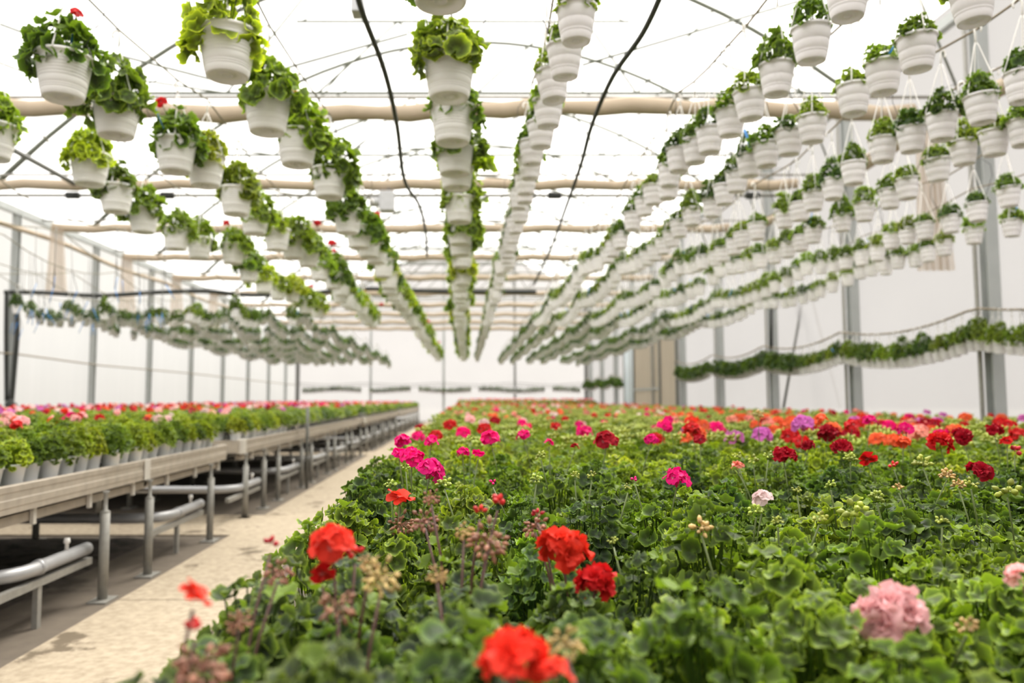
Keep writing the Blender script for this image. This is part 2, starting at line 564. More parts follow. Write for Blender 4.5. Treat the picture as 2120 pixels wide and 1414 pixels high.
def stalk_mesh(p0, p1, r=0.0021, bend=0.25):
    p0, p1 = np.asarray(p0, float), np.asarray(p1, float)
    m1 = p0 * 0.6 + p1 * 0.4 + (p1 - p0) * np.array([-bend, -bend, 0]) * 0.5
    m2 = p0 * 0.25 + p1 * 0.75 + (p1 - p0) * np.array([-bend, -bend, 0]) * 0.5
    v, f = tube([p0, m1, m2, p1], [r * 1.15, r, r, r * 0.9], 6)
    return G().add(v, f).mesh('flower_stalk', [TINT])


# tints (scene-linear)
DG, MG, LG, YG = (0.042, 0.078, 0.018), (0.068, 0.118, 0.018), (0.120, 0.180, 0.024), (0.195, 0.255, 0.022)
RED, SCAR, MAG, CRIM = (0.62, 0.012, 0.014), (0.80, 0.045, 0.022), (0.84, 0.003, 0.20), (0.42, 0.005, 0.02)
PINK, SALM, ORAN, LILA, PALE = (0.98, 0.55, 0.55), (0.86, 0.32, 0.25), (0.86, 0.14, 0.045), (0.66, 0.16, 0.52), (0.9, 0.68, 0.68)
CNAME = {RED: 'red', SCAR: 'scarlet', MAG: 'magenta', CRIM: 'dark red', PINK: 'pink', SALM: 'salmon', ORAN: 'orange', LILA: 'lilac', PALE: 'pale pink'}
LIME, TAN, BROWN = (0.36, 0.42, 0.055), (0.52, 0.34, 0.12), (0.33, 0.13, 0.075)
STEM_G, STEM_P = (0.13, 0.17, 0.05), (0.12, 0.055, 0.045)

FOL = [foliage(100 + i, 88, R=rng.uniform(0.09, 0.104), Hh=rng.uniform(0.17, 0.22), size=(0.016, 0.029), young=0.22).mesh('foliage', [LEAF]) for i in range(9)]
HEAD_S = [head(200 + i, n, R, 0.025, False).mesh('flower_head', [PETAL, TINT]) for i, (n, R) in enumerate([(9, 0.03), (7, 0.026), (11, 0.032), (5, 0.02)])]
HEAD_D = [head(220 + i, n, R, 0.030, True).mesh('flower_head', [PETAL, TINT]) for i, (n, R) in enumerate([(4, 0.025), (6, 0.028), (3, 0.022)])]
HEAD_1 = [head(240, 2, 0.012, 0.036, False, 35).mesh('flower_head', [PETAL, TINT]), head(241, 3, 0.014, 0.027, False, 60).mesh('flower_head', [PETAL, TINT])]
HEAD_B = [buds(250, 4, 0.012, 0.022, 0.009, 0, 80).mesh('flower_bud', [TINT])]
BUD_UP = [buds(260 + i, n, 0.015, 0.013, 0.0054, 0, 105).mesh('bud_cluster', [TINT]) for i, n in enumerate((12, 16, 9))]
BUD_DR = [buds(270 + i, n, 0.026, 0.014, 0.0046, 25, 140).mesh('bud_cluster', [TINT]) for i, n in enumerate((22, 28))]


def pot_profile(r0, r1, h, lip=0.006, lipw=0.003, ribs=(), foot=0.006):
    """Outside from the base up, over the rim and down the inside."""
    P = [(r0 * 0.1, foot + 0.002), (r0 * 0.24, foot + 0.002), (r0 * 0.25, foot * 0.5), (r0 * 0.3, foot * 0.5), (r0 * 0.31, foot), (r0 * 0.80, foot), (r0 * 0.84, 0.0), (r0 * 0.97, 0.0), (r0, 0.004)]
    def rad(z): return r0 + (r1 - lipw - r0) * (z / h) ** 0.8
    zs = sorted(ribs)
    for z in zs:
        P += [(rad(z - 0.0035), z - 0.0035), (rad(z) - 0.0022, z), (rad(z + 0.0035), z + 0.0035)]
    P += [(rad(h - 2.2 * lip), h - 2.2 * lip), (r1, h - 2 * lip), (r1 + 0.001, h - lip), (r1, h), (r1 - 2 * lipw, h), (rad(h * 0.86) - 0.004, h * 0.84)]
    return P


POT_BED = G().add(*lathe(pot_profile(0.044, 0.062, 0.105), 20)).mesh('pot', [POTW])
SOIL_BED = G().add(*lathe([(0.0565, 0.0), (0.04, 0.004), (0.002, 0.006)], 14)).mesh('soil', [SOIL])
POT_BEN = G().add(*lathe(pot_profile(0.048, 0.069, 0.118), 20)).mesh('pot', [POTW])
POT_BIG = G().add(*lathe(pot_profile(0.094, 0.1325, 0.212, 0.007, 0.004, [0.03, 0.04, 0.05, 0.085, 0.1, 0.115, 0.13, 0.145, 0.16, 0.175], 0.014), 36)).mesh('pot', [WHITE])
POT_SML = G().add(*lathe(pot_profile(0.060, 0.088, 0.155, 0.006, 0.003, [0.03, 0.042, 0.085, 0.132], 0.010), 28)).mesh('pot', [WHITE2])
SOIL_BIG = G().add(*lathe([(0.118, 0.0), (0.06, 0.006), (0.002, 0.008)], 18)).mesh('soil', [SOIL])
SOIL_SML = G().add(*lathe([(0.077, 0.0), (0.04, 0.004), (0.002, 0.005)], 16)).mesh('soil', [SOIL])


def hanger(r, hh, tr):
    """White plastic hanger: three strands from the rim to a knot, then a hook. Origin on the rim plane."""
    g = G()
    for k in range(3):
        a = k * 2 * pi / 3 + 0.5
        g.add(*tube([(r * cos(a), r * sin(a), -0.012), (r * cos(a), r * sin(a), 0.012), (0.012 * cos(a), 0.012 * sin(a), hh * 0.72), (0, 0, hh * 0.78)], [tr * 2.0, tr * 1.3, tr, tr], 5))
    hk = [(0, 0, hh * 0.76), (0, 0, hh * 0.9)]
    for t in np.linspace(0, pi * 1.25, 8):
        hk.append((0.02 - 0.02 * cos(t), 0, hh * 0.9 + 0.024 + 0.024 * sin(t) - 0.012))
    g.add(*tube(hk, tr * 1.9, 6))
    return g.mesh('hanger', [WHITE])


HANG_BIG, HANG_SML = hanger(0.13, 0.40, 0.0032), hanger(0.086, 0.39, 0.0027)
FOL_BIG = [foliage(300 + i, 72, R=0.165, h0=0.02, Hh=0.21, size=(0.036, 0.062), droop=0.05, phmax=104, young=0.35,
                   side=(cos(i * 1.3), sin(i * 1.3))).mesh('foliage', [LEAF]) for i in range(6)]
FOL_SML = [foliage(320 + i, 44, R=0.082, h0=0.008, Hh=0.14, size=(0.021, 0.033), droop=0.0, phmax=92, young=0.3).mesh('foliage', [LEAF]) for i in range(6)]
def drip(h, w):
    P = [(0.01, 0, h), (w * 0.5, 0.01, h * 0.98), (w * 1.0, 0.02, h * 0.8), (w * 1.05, 0.02, h * 0.55), (w * 0.75, 0.01, h * 0.28), (w * 0.35, 0, 0.0)]
    return G().add(*tube(P, 0.0024, 4)).mesh('drip_tube', [BLACK])


DRIP_B, DRIP_S = drip(0.42, 0.2), drip(0.4, 0.13)
TAGM = G().add(*box(-0.008, 0.008, -0.0012, 0.0012, -0.02, 0.12)).mesh('plant_tag', [BLUE])


def jit(c, k=0.18):
    s = 1 + rng.uniform(-k, k)
    return tuple(max(0.001, x * s * (1 + rng.uniform(-0.06, 0.06))) for x in c)


# ------------------------------------------------------------------ the building
XL, XR, YB, YF = -9.4, 6.75, 42.5, -3.0
DTR = 3.47


def roofz(x):
    return 9.3 - (0.0464 if x < 0 else 0.057) * x * x


def sheet(name, me, lab, cat, kind='structure'):
    o = link(name, me)
    return tag(o, lab, cat, kind=kind)


fl = G().add(*box(XL - 0.3, XR + 0.3, YF - 0.3, YB + 0.3, -0.25, 0))
sheet('floor', fl.mesh('floor', [DIRT], False), 'grey brown packed dirt floor under the benches', 'floor')
JY = [YF, 1.9, 4.86, 8.6, 13.4, 19.0, 26.0, 34.0, YB - 0.1]
for k in range(8):
    o = link('path', G().add(*box(-2.14, -1.36, JY[k] + 0.006, JY[k + 1] - 0.006, 0.0, 0.016)).mesh('path', [PATHM], False))
    bevel(tag(o, f'pale concrete path slab between bench and bed, {ordw(k + 1)} from the front', 'path', kind='structure'), 0.006)
for k, (a, b) in enumerate(((7.15, 8.35), (17.2, 18.3), (27.2, 28.1))):  # pale floor strips, one across each gap between benches
    o = link('path', G().add(*box(XL + 0.2, -2.141, a, b, 0.0, 0.012)).mesh('path', [PATHM], False))
    tag(o, f'pale cross strip under the gap behind the {ordw(k + 1)} bench', 'path', kind='structure')
# dark gravel under the benches
gx, gy = np.meshgrid(np.linspace(XL + 0.3, -2.75, 60), np.linspace(2.2, 7.0, 50))
gz = 0.012 + 0.02 * rng.random(gx.shape)
gz[0, :] = gz[-1, :] = gz[:, 0] = gz[:, -1] = 0.001
gV = np.stack([gx.ravel(), gy.ravel(), gz.ravel()], 1)
gq = np.array([(j * 60 + i, j * 60 + i + 1, (j + 1) * 60 + i + 1, (j + 1) * 60 + i) for j in range(49) for i in range(59)])
tag(link('gravel', G().add(gV, [gq]).mesh('gravel', [SOILF], False)), 'dark loose gravel on the ground beneath the nearest bench', 'gravel', kind='stuff')

xs = np.linspace(XL, XR, 41)
V = [(x, y, roofz(x)) for y in (YF, YB) for x in xs]
q = [(i, i + 1, i + 42, i + 41) for i in range(40)]
sheet('ceiling', G().add(V, [np.array(q)]).mesh('ceiling', [ROOFF]), 'white translucent arched plastic film roof', 'ceiling')


def vwall(name, p0, p1, z0, z1, mat, lab, top=None):
    n = 40
    V = []
    for i in range(n + 1):
        t = i / n
        x, y = p0[0] + (p1[0] - p0[0]) * t, p0[1] + (p1[1] - p0[1]) * t
        V += [(x, y, z0), (x, y, z1 if top is None else top(x))]
    q = [(2 * i, 2 * i + 2, 2 * i + 3, 2 * i + 1) for i in range(n)]
    return sheet(name, G().add(V, [np.array(q)]).mesh(name, [mat], False), lab, 'wall')


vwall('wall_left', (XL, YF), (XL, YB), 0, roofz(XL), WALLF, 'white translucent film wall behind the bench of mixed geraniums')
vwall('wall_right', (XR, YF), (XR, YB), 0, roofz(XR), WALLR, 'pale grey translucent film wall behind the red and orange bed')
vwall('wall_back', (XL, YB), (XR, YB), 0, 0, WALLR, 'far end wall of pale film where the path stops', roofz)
vwall('wall_front', (XL, YF), (XR, YF), 0, 0, WALLF, 'film end wall behind the viewer', roofz)


def hpost(x, y, h, wx, wy, name, lab, mat=POST, t=0.012):
    """Steel H-section post."""
    g = G()
    g.add(*box(-wx / 2, wx / 2, -wy / 2, -wy / 2 + t, 0, h))
    g.add(*box(-wx / 2, wx / 2, wy / 2 - t, wy / 2, 0, h))
    g.add(*box(-t / 2, t / 2, -wy / 2 + t, wy / 2 - t, 0, h))
    o = link(name, g.mesh(name, [mat], False), None, (x, y, 0))
    return tag(o, lab, 'post', kind='structure')


RY = [9.68 + DTR * k for k in range(-1, 10)]
for k, y in enumerate(RY):
    o = hpost(XR - 0.12, y, roofz(XR) - 0.1, 0.15, 0.16, 'steel_column', f'{ordw(k + 1)} grey steel post along the grey film wall beyond the bed')
    t_ = G().add(*box(-0.012, 0.012, -0.03, 0.03, 0, roofz(XR) - 0.2))
    c_ = link('flange', t_.mesh('flange', [GALV], False), o, (-0.1, 0.12, 0))
LY = [15.8 + 3.45 * k for k in range(-1, 8)]
for k, y in enumerate(LY):
    hpost(XL + 0.1, y, roofz(XL) - 0.05, 0.13, 0.12, 'steel_column', f'{ordw(k + 1)} grey steel post along the white wall behind the bench')
for x, lab, w, m in ((-9.2, 'dark corner post where white side wall meets far wall', 0.2, DARKST), (-5.2, 'thin far wall post behind the bench end', 0.11, POST),
                     (-1.2, 'thin far wall post at the end of the path', 0.13, POST), (2.7, 'thin far wall post behind the bed', 0.11, DARKST),
                     (6.6, 'dark corner post where grey side wall meets far wall', 0.18, DARKST)):
    hpost(x, YB - 0.15, roofz(x) - 0.3, w, 0.14, 'steel_column', lab, m)


def bar(name, pts, r, mat, lab, cat, kind=None, n=8, group=None):
    o = link(name, G().add(*tube(pts, r, n)).mesh(name, [mat]))
    return tag(o, lab, cat, group, kind)


# eave beams
for x, z, lab in ((XR - 0.1, 6.35, 'long grey eave beam along the top of the grey film wall'), (XL + 0.1, 5.05, 'long grey eave beam along the top of the white wall')):
    o = link('eave_beam', G().add(*box(x - 0.06, x + 0.06, YF, YB - 0.2, z, z + 0.14)).mesh('eave_beam', [POST], False))
    tag(o, lab, 'beam', kind='structure')
bar('gutter_beam', [(-6.75, 3.0, 4.95), (-6.75, 13.35, 4.95)], 0.045, DARKST, 'dark pipe beam running from the front to the screen drive shaft', 'beam', 'structure')

# trusses
TY = [9.75 + DTR * k for k in range(10)]


def archz(x):
    return 9.17 - 0.0596 * (x - 0.2) ** 2


def truss(y, k):
    root = empty('roof_truss', (0, y, 0), 0, f'{ordw(k + 1)} grey lattice roof truss from the front', 'truss', 'lattice roof trusses', 'structure')
    xs = np.linspace(-8.3, XR - 0.15, 30)
    part('arch', tube([(x, 0, archz(x)) for x in xs], 0.042, 8), TRUSS, root)
    part('chord', tube([(-6.3, 0, 6.6), (XR - 0.2, 0, 6.6)], 0.030, 7), TRUSS, root)
    part('upper_chord', tube([(-3.0, 0, 7.9), (2.9, 0, 7.9)], 0.024, 7), TRUSS, root)
    ws = [-6.0, -4.2, -2.6, -1.2, 0.2, 1.6, 3.0, 4.4, 6.0]
    for i in range(len(ws) - 1):
        a, b = ws[i], ws[i + 1]
        zt = min(archz(b), 7.9) if abs(b) < 3 else archz(b)
        if i % 2 == 0:
            pts = [(a, 0, 6.6 if i else archz(a)), (b, 0, zt)] if i else [(a, 0, archz(a)), (b, 0, 6.6)]
        else:
            pts = [(a, 0, 6.6 if i == 1 else zt), (b, 0, archz(b) if i == 1 else 6.6)]
        part('web', tube(pts, 0.021, 6), TRUSS, root)
    for x in (-2.9, 2.8):
        part('web', tube([(x, 0, 7.9), (x * 0.45, 0, archz(x * 0.45))], 0.014, 6), TRUSS, root)
    for x0, x1 in ((-8.2, -6.9), (XR - 0.25, 5.6)):
        part('strut', tube([(x0, 0, 4.9), (x1, 0, archz(x1))], 0.016, 6), TRUSS, root)


for k, y in enumerate(TY):
    truss(y, k)
for p, lab in ((((1205, 135), (1655, 2)), 'long thin tie rod rising over the small pot rows'), (((845, 70), (560, 150)), 'thin tie rod descending over the large pot rows'),
               (((240, 113), (475, 174)), 'thin tie rod sloping behind the large pots over the bench edge'), (((0, 50), (120, 95)), 'short thin tie rod at the roof above the bench')):
    a, b = (at_depth(*q, 11.2) for q in p)
    bar('tie_rod', [a, b], 0.022, TRUSS, lab, 'rod', 'structure')

# rolled shade screens
for k in range(10):
    y = 9.7 + DTR * k
    x0, x1 = (-9.0 if k else -7.6), 5.75
    xs = np.linspace(x0, x1, 34)
    rr = [0.105 + 0.022 * sin(i * 1.9 + k) * rng.random() for i in range(34)] if k == 0 else [0.085 + 0.012 * rng.random() for i in range(34)]
    pts = [(x, y, 4.97 + 0.05 * sin(x * 0.7 + k) * (k == 0) - 0.02 * (i % 3)) for i, x in enumerate(xs)]
    root = empty('rolled_screen', (0, 0, 0), 0, f'{ordw(k + 1)} beige rolled shade screen across the house, counting from the front', 'screen', 'rolled shade screens')
    part('screen_roll', tube(pts, rr, 12), SCREEN, root)
    part('support_tube', tube([(x0 - 0.3, y + 0.02, 5.13), (x1 + 0.8, y + 0.02, 5.13)], 0.022, 8), GALV, root)
# longitudinal screen roll along the grey wall and gathered curtains by the white wall
pts = [(6.35, y, 4.95 - 0.05 * sin(y)) for y in np.linspace(5.5, 30, 40)]
tag(link('hanging_side_screen', G().add(*tube(pts, [0.09 + 0.03 * rng.random() for _ in pts], 10)).mesh('hanging_side_screen', [SCREEN])), 'long beige screen roll running along the grey film wall', 'screen')
tag(link('hanging_side_screen', G().add(*tube([(-9.15, y, 4.72 - 0.04 * sin(y)) for y in np.linspace(12, 32, 30)], 0.055, 8)).mesh('hanging_side_screen', [SCREEN])), 'long beige screen roll along the white wall behind the bench', 'screen')


def curtain(x, y, w, z0, z1, lab):
    n, m = 40, 6
    V = []
    for j in range(m + 1):
        t = j / m
        ww = w * (0.55 + 0.45 * t)
        for i in range(n + 1):
            u = i / n
            V.append((x + ww * (u - 0.3), y + 0.05 * sin(u * 30) * (0.5 + 0.5 * t) + 0.02 * sin(u * 71), z1 + (z0 - z1) * t))
    q = [(j * (n + 1) + i, j * (n + 1) + i + 1, (j + 1) * (n + 1) + i + 1, (j + 1) * (n + 1) + i) for j in range(m) for i in range(n)]
    tag(link('screen_curtain', G().add(V, [np.array(q)]).mesh('screen_curtain', [CURT])), lab, 'curtain')


for k in range(4):
    curtain(-8.9, 16.5 + DTR * k, 0.5, 3.45, 4.9, f'{ordw(k + 1)} gathered beige curtain hanging off a screen roll by the white wall')
curtain(6.0, 9.9, 0.45, 2.9, 5.0, 'gathered beige curtain hanging by the first visible post of the grey wall')

# screen drive shaft with couplings and motor
sh = empty('drive_shaft', (0, 13.25, 4.78), 0, 'long grey screen drive shaft with black couplings under the second roll', 'drive shaft')
part('shaft', tube([(XL + 0.4, 0, 0), (6.2, 0, 0)], 0.03, 8), GALV, sh)
for x in (-6.85, -5.2, 1.1, 1.55, 4.0, 4.5, 5.0):
    part('coupling', tube([(x - 0.12, 0, 0), (x - 0.11, 0, 0), (x + 0.11, 0, 0), (x + 0.12, 0, 0)], [0.03, 0.062, 0.062, 0.03], 10), BLACK, sh)
mt = empty('screen_motor', (-1.35, 13.1, 4.75), 0, 'grey screen motor gearbox hanging under the shaft above the path', 'motor')
bevel(part('gearbox', box(-0.13, 0.13, -0.12, 0.12, -0.3, 0.05), PIPE, mt, False), 0.02)
part('motor_barrel', tube([(-0.3, 0, -0.12), (-0.28, 0, -0.12), (0.02, 0, -0.12)], [0.06, 0.09, 0.09], 12), PIPE, mt)
part('hanger_rod', tube([(0.02, 0, 0.0), (0.02, 0, 1.85)], 0.014, 6), GALV, mt)
lm = empty('roof_lamp', tuple(at_depth(742, 22, 8.0)), 0, 'small grey fixture hung near the top of the black hose', 'fixture')
bevel(part('housing', box(-0.07, 0.07, -0.1, 0.1, -0.05, 0.1), PIPE, lm, False), 0.01)
part('bracket', tube([(0, 0, 0.1), (0, 0, 0.5)], 0.012, 6), GALV, lm)

# hoses hanging under the roof
def hose(pix, Y0, r, lab):
    pts = [at_depth(px, py, y) for px, py, y in pix]
    P = []
    for i in range(len(pts) - 1):
        for t in np.linspace(0, 1, 6, endpoint=False):
            a, b = pts[max(0, i - 1)], pts[i]
            c, d = pts[i + 1], pts[min(len(pts) - 1, i + 2)]
            P.append(0.5 * ((2 * b) + (c - a) * t + (2 * a - 5 * b + 4 * c - d) * t * t + (3 * b - a - 3 * c + d) * t ** 3))
    P.append(pts[-1])
    return bar('hanging_hose', P, r, BLACK, lab, 'hose')


hose([(735, -30, 3.7), (752, 30, 4.0), (797, 150, 4.7), (822, 260, 5.6), (838, 375, 7.0), (868, 425, 8.2), (881, 480, 9.6), (884, 530, 11)], 0, 0.017, 'black hose sagging from the roof over the path side of the middle row')
hose([(1375, -25, 3.8), (1330, 70, 4.3), (1268, 160, 4.9), (1225, 260, 5.7), (1203, 340, 6.6), (1175, 420, 8.0), (1140, 515, 10.5), (1105, 590, 14)], 0, 0.017, 'black hose sagging from the roof over the first small pot row')
hose([(10, 605, 15.6), (90, 606, 15.6), (200, 612, 15.6), (330, 605, 15.7), (430, 603, 15.8), (520, 611, 15.9), (640, 606, 16), (760, 598, 16), (860, 602, 16), (1000, 604, 16), (1110, 604, 16)], 0, 0.045,
     'thick black supply hose crossing the house above the bench')
hose([(33, 610, 15.55), (36, 680, 15.55), (30, 760, 15.55), (24, 830, 15.55)], 0, 0.05, 'black hose dropping to the valve beside the first post, bowed one')
hose([(14, 610, 15.6), (13, 700, 15.6), (14, 830, 15.6)], 0, 0.045, 'black hose dropping straight to the valve beside the first post')
vv = empty('hose_valve', tuple(at_depth(22, 838, 15.5)), 0, 'black valve block where two hoses meet behind the bench flowers', 'valve')
part('valve_body', tube([(-0.02, 0, -0.5), (-0.02, 0, -0.15), (0, 0, 0.0), (0.0, 0, 0.12)], [0.05, 0.09, 0.11, 0.06], 10), BLACK, vv)
part('valve_body', tube([(-0.1, 0, 0.0), (0.12, 0, -0.02)], 0.06, 10), BLACK, vv)
part('outlet', tube([(0.1, 0, -0.02), (0.15, 0, -0.08), (0.15, 0, -0.35)], 0.03, 8), BLACK, vv)
part('lever', tube([(0, 0, 0.02), (0.08, -0.05, 0.1)], 0.018, 6), BLACK, vv)
vv.scale = (0.9, 0.9, 0.9)

# grey wall: braces, drain tube, door
for p, m, lab in ((((1662, 618), (1622, 845)), DARKST, 'dark leaning brace rod before the grey wall'), (((1678, 608), (1740, 845)), GALV, 'pale leaning brace rod before the grey wall')):
    a, b = at_depth(*p[0], 15.6), at_depth(*p[1], 15.6)
    bar('brace_rod', [a, b], 0.028, m, lab, 'rod', 'structure')
bar('drain_pipe', [at_depth(1597, 630, 16.2), at_depth(1597, 724, 16.2)], 0.035, BLACK, 'black vertical drain tube by the third post of the grey wall', 'pipe')
dr = empty('door_1', (XR - 0.16, 0, 0), 0, 'beige translucent sliding door in the grey film wall', 'door', None, 'structure')
part('panel', box(-0.02, 0.02, 26.25, 30.1, 0.02, 3.3), DOORF, dr, False)
part('panel', box(-0.05, -0.01, 30.15, 31.9, 0.02, 3.3), DOORB, dr, False, label='pale blue door panel')
part('panel', box(-0.02, 0.02, 24.0, 26.0, 0.02, 3.3), DOORF, dr, False)
for y in (24.0, 26.1, 30.12, 31.95):
    part('stile', box(-0.07, 0.03, y - 0.06, y + 0.06, 0, 3.35), DARKST, dr, False)
part('rail', box(-0.06, 0.03, 26.1, 30.1, 1.55, 1.62), POST, dr, False)
part('track', box(-0.08, 0.03, 23.5, 34, 3.33, 3.45), POST, dr, False)

# cables along the white wall and back wall
bar('hanging_cable', [(XL + 0.2, y, 1.25 + (825 - py) * y / F) for y, py in ((13.5, 722), (15.8, 733), (19.3, 756), (22.7, 766), (26.2, 774), (33, 787), (42, 797))], 0.016, ROPE, 'brown cable strung along the white wall behind the bench', 'cable')
for z, lab in ((2.1, 'upper thin cable strung across the far wall'), (1.95, 'lower thin cable strung across the far wall')):
    bar('hanging_cable', [(x, YB - 0.35, z - 0.1 * math.sin((x + 9.4) / 4 * pi) ** 2) for x in np.linspace(XL + 0.3, XR - 0.3, 40)], 0.015, DARKST, lab, 'cable')

# ------------------------------------------------------------------ the benches
BZ = 0.815
BX = -2.28
BENCH = [(1.2, 7.42, BX), (8.15, 17.3, BX - 0.06), (18.05, 27.2, BX - 0.06), (28.0, 39.2, BX - 0.06)]
BLAB = ['nearest grey aluminium rolling bench of potted geraniums by the path', 'second aluminium bench behind the first cross gap',
        'third aluminium bench farther along the path', 'farthest aluminium bench ending before the far wall']


def leg(parent, x, y, top):
    p = part('leg', tube([(x, y, 0.012), (x, y, top - 0.13)], 0.03, 12), GALV, parent)
    part('screw_neck', tube([(x, y, top - 0.13), (x, y, top - 0.125), (x, y, top - 0.115), (x, y, top - 0.02), (x, y, top)], [0.031, 0.031, 0.014, 0.012, 0.024], 10), GALV, p)
    bevel(part('foot_plate', box(x - 0.06, x + 0.06, y - 0.09, y + 0.09, 0.0, 0.012), GALV, p, False), 0.002)


LEGY = [4.89 - 2.03, 5.57 - 2.03, 4.89, 5.57, 6.90]
yy = 7.58
LEG2 = []
while yy < 38.8:
    LEG2 += [yy, yy + 1.36]
    yy += 2.04
for k, (a, b, x) in enumerate(BENCH):
    root = empty('bench', (0, 0, 0), 0, BLAB[k], 'bench', 'aluminium plant benches')
    xe = XL + 0.35
    rail = G()
    prof = [(0.0, 0.672), (0.0, 0.70), (0.003, 0.705), (0.003, 0.74), (0.0, 0.745), (0.0, 0.775), (0.003, 0.78), (0.004, 0.81), (0.0, 0.815), (-0.022, 0.815), (-0.022, 0.775), (-0.03, 0.672)]
    n = len(prof)
    cuts = [a, min(5.55, b)] if k == 0 else [a + 0.12, (a + b) / 2]
    segs = [(cuts[0], cuts[1]), (cuts[1] + 0.004, b)]
    for s0, s1 in segs:
        V = [(x + px, y, z) for y in (s0, s1) for px, z in prof]
        q = [(i, (i + 1) % n, n + (i + 1) % n, n + i) for i in range(n)]
        rg = G().add(V, [np.array(q), np.array([list(range(n))[::-1]]), np.array([[n + i for i in range(n)]])])
        part('side_rail', rg, ALU, root, False)
    if k:
        bevel(part('end_block', box(x - 0.06, x + 0.012, a, a + 0.13, 0.668, 0.822), ALUB, root, False), 0.004)
    else:
        bevel(part('joint_plate', box(x + 0.006, x + 0.011, 5.52, 5.62, 0.672, 0.815), ALUB, root, False), 0.002)
    for y in (a, b):
        part('end_rail', box(xe, x - 0.03, y - 0.012, y + 0.012, 0.68, 0.812), ALU, root, False)
    part('bench_top', box(xe, x - 0.024, a + 0.02, b - 0.02, 0.77, 0.79), TRAY, root, False)
    part('under_rail', box(x - 0.10, x - 0.05, a + 0.1, b - 0.1, 0.60, 0.65), ALU, root, False)
    part('under_rail', box(x - 1.55, x - 1.5, a + 0.1, b - 0.1, 0.60, 0.65), ALU, root, False)
    ly = [y for y in LEGY + LEG2 if a - 0.62 < y < b - 0.02]
    for y in ly:
        leg(root, x + 0.03, max(y, a + 0.05), 0.672)
    for y in ly:
        if y < 22:
            leg(root, x - 1.5, max(y, a + 0.05), 0.66)
    for y in np.arange(a + 0.5, b, 0.62):
        part('clip', box(x - 0.045, x - 0.025, y, y + 0.03, 0.58, 0.69), ALUB, root, False)
    for y in np.arange(a + 0.4, b - 0.2, 2.03):
        part('crossbar', box(xe + 0.1, x - 0.05, y, y + 0.045, 0.615, 0.655), GALV, root, False)
        part('brace', tube([(x - 0.05, y + 0.1, 0.58), (x - 1.42, y + 1.2, 0.42)], 0.009, 6), GALV, root)

# heating pipes: one elbow of pipe per module, resting on a flat bar
py_ = [1.97, 4.0, 6.05] + [7.95 + 2.04 * k for k in range(14)]
for k, y in enumerate(py_):
    y1 = y + 0.9
    root = empty('heating_pipe', (0, 0, 0), 0, f'{ordw(k + 1)} grey elbowed heating pipe under the benches, counting from the front', 'pipe', 'heating pipes under the benches')
    pts = [(-8.8, y, 0.325), (-2.595, y, 0.325)]
    for t in np.linspace(0, pi / 2, 7)[1:]:
        pts.append((-2.595 + 0.25 * sin(t), y + 0.25 - 0.25 * cos(t), 0.325))
    pts += [(-2.345, y1 - 0.03, 0.325)]
    part('pipe', tube(pts, 0.038, 12), PIPE, root)
    part('support_bar', box(-2.365, -2.325, y - 0.25, y1, 0.225, 0.265), GALV, root, False)
    part('support_post', box(-2.36, -2.33, y + 0.3, y + 0.34, 0.0, 0.225), GALV, root, False)
    part('collar', tube([(-2.345, y + 0.3, 0.325), (-2.345, y + 0.34, 0.325)], 0.044, 12), PIPE, root)
    part('bleed_valve', tube([(-2.345, y + 0.62, 0.36), (-2.345, y + 0.62, 0.40), (-2.345, y + 0.62, 0.405), (-2.345, y + 0.62, 0.43)], [0.011, 0.011, 0.02, 0.016], 8), WHITE, root)

bar('cable_post', [(BX - 0.02 + 0.08, 10.9, 0.0), (BX + 0.06, 10.9, 1.12)], 0.022, DARKST, 'thin dark upright pipe standing before the second bench', 'pipe')

# the bed on the other side of the path
bed = empty('plant_bed', (0, 0, 0), 0, 'long low growing bench filled with geraniums from the viewer to the far wall', 'bench')
part('tray_top', box(-0.41, XR - 0.4, 0.2, 40.8, 0.635, 0.665), TRAY, bed, False)
part('edge_rail', box(-0.425, -0.41, 0.2, 40.8, 0.58, 0.685), ALU, bed, False)
part('end_rail', box(-0.425, XR - 0.4, 40.8, 40.815, 0.58, 0.685), ALU, bed, False)
for y in np.arange(0.6, 40.5, 2.05):
    part('leg', tube([(-0.27, y, 0), (-0.27, y, 0.635)], 0.03, 10), GALV, bed)
# raised lattice of the black trays near the viewer
lat = G()
for x in np.arange(-0.4, 2.6, 0.079):
    lat.add(*box(x - 0.003, x + 0.003, 0.5, 3.4, 0.6652, 0.677))
for y in np.arange(0.5, 3.4, 0.079):
    lat.add(*box(-0.4, 2.6, y - 0.003, y + 0.003, 0.6654, 0.6765))
part('tray_lattice', lat, TRAY, bed, False)

# ------------------------------------------------------------------ bed geraniums
SP = 0.158
PZ = 0.665
cells = []
for i in range(60):
    for j in range(270):
        x = -0.315 + SP * i
        y = 0.66 + SP * j + (0.5 * SP if i % 2 else 0)
        if x > XR - 0.5 or y > 40.6: continue
        cells.append((i, j, x + rng.normal(0, 0.012), y + rng.normal(0, 0.012)))


def vis(x, y, m=0.22):
    return -0.6 * y - m < x < 0.7225 * y * 1.005 + m


near = sorted([c for c in cells if vis(c[2], c[3], 0.1) and not (c[0] > 0 and rng.random() < 0.035 and c[3] > 0.9)], key=lambda c: c[3])
GAPS = [inv(px, py, 0.80) for px, py in ((740, 1230), (1290, 1260), (975, 1150), (1475, 1105), (1390, 1410), (760, 1340))]
near = [c for c in near if not any(math.hypot(c[2] - gx_, c[3] - gy_) < 0.135 for gx_, gy_ in GAPS)]
NEAR = near[:300]
ylim = NEAR[-1][3]
near_ids = {(c[0], c[1]) for c in near[:300]}
FARBED = [c for c in cells if (c[0], c[1]) not in near_ids and vis(c[2], c[3], 1.2) and (c[3] > ylim - 0.02 or not vis(c[2], c[3], 0.1))]

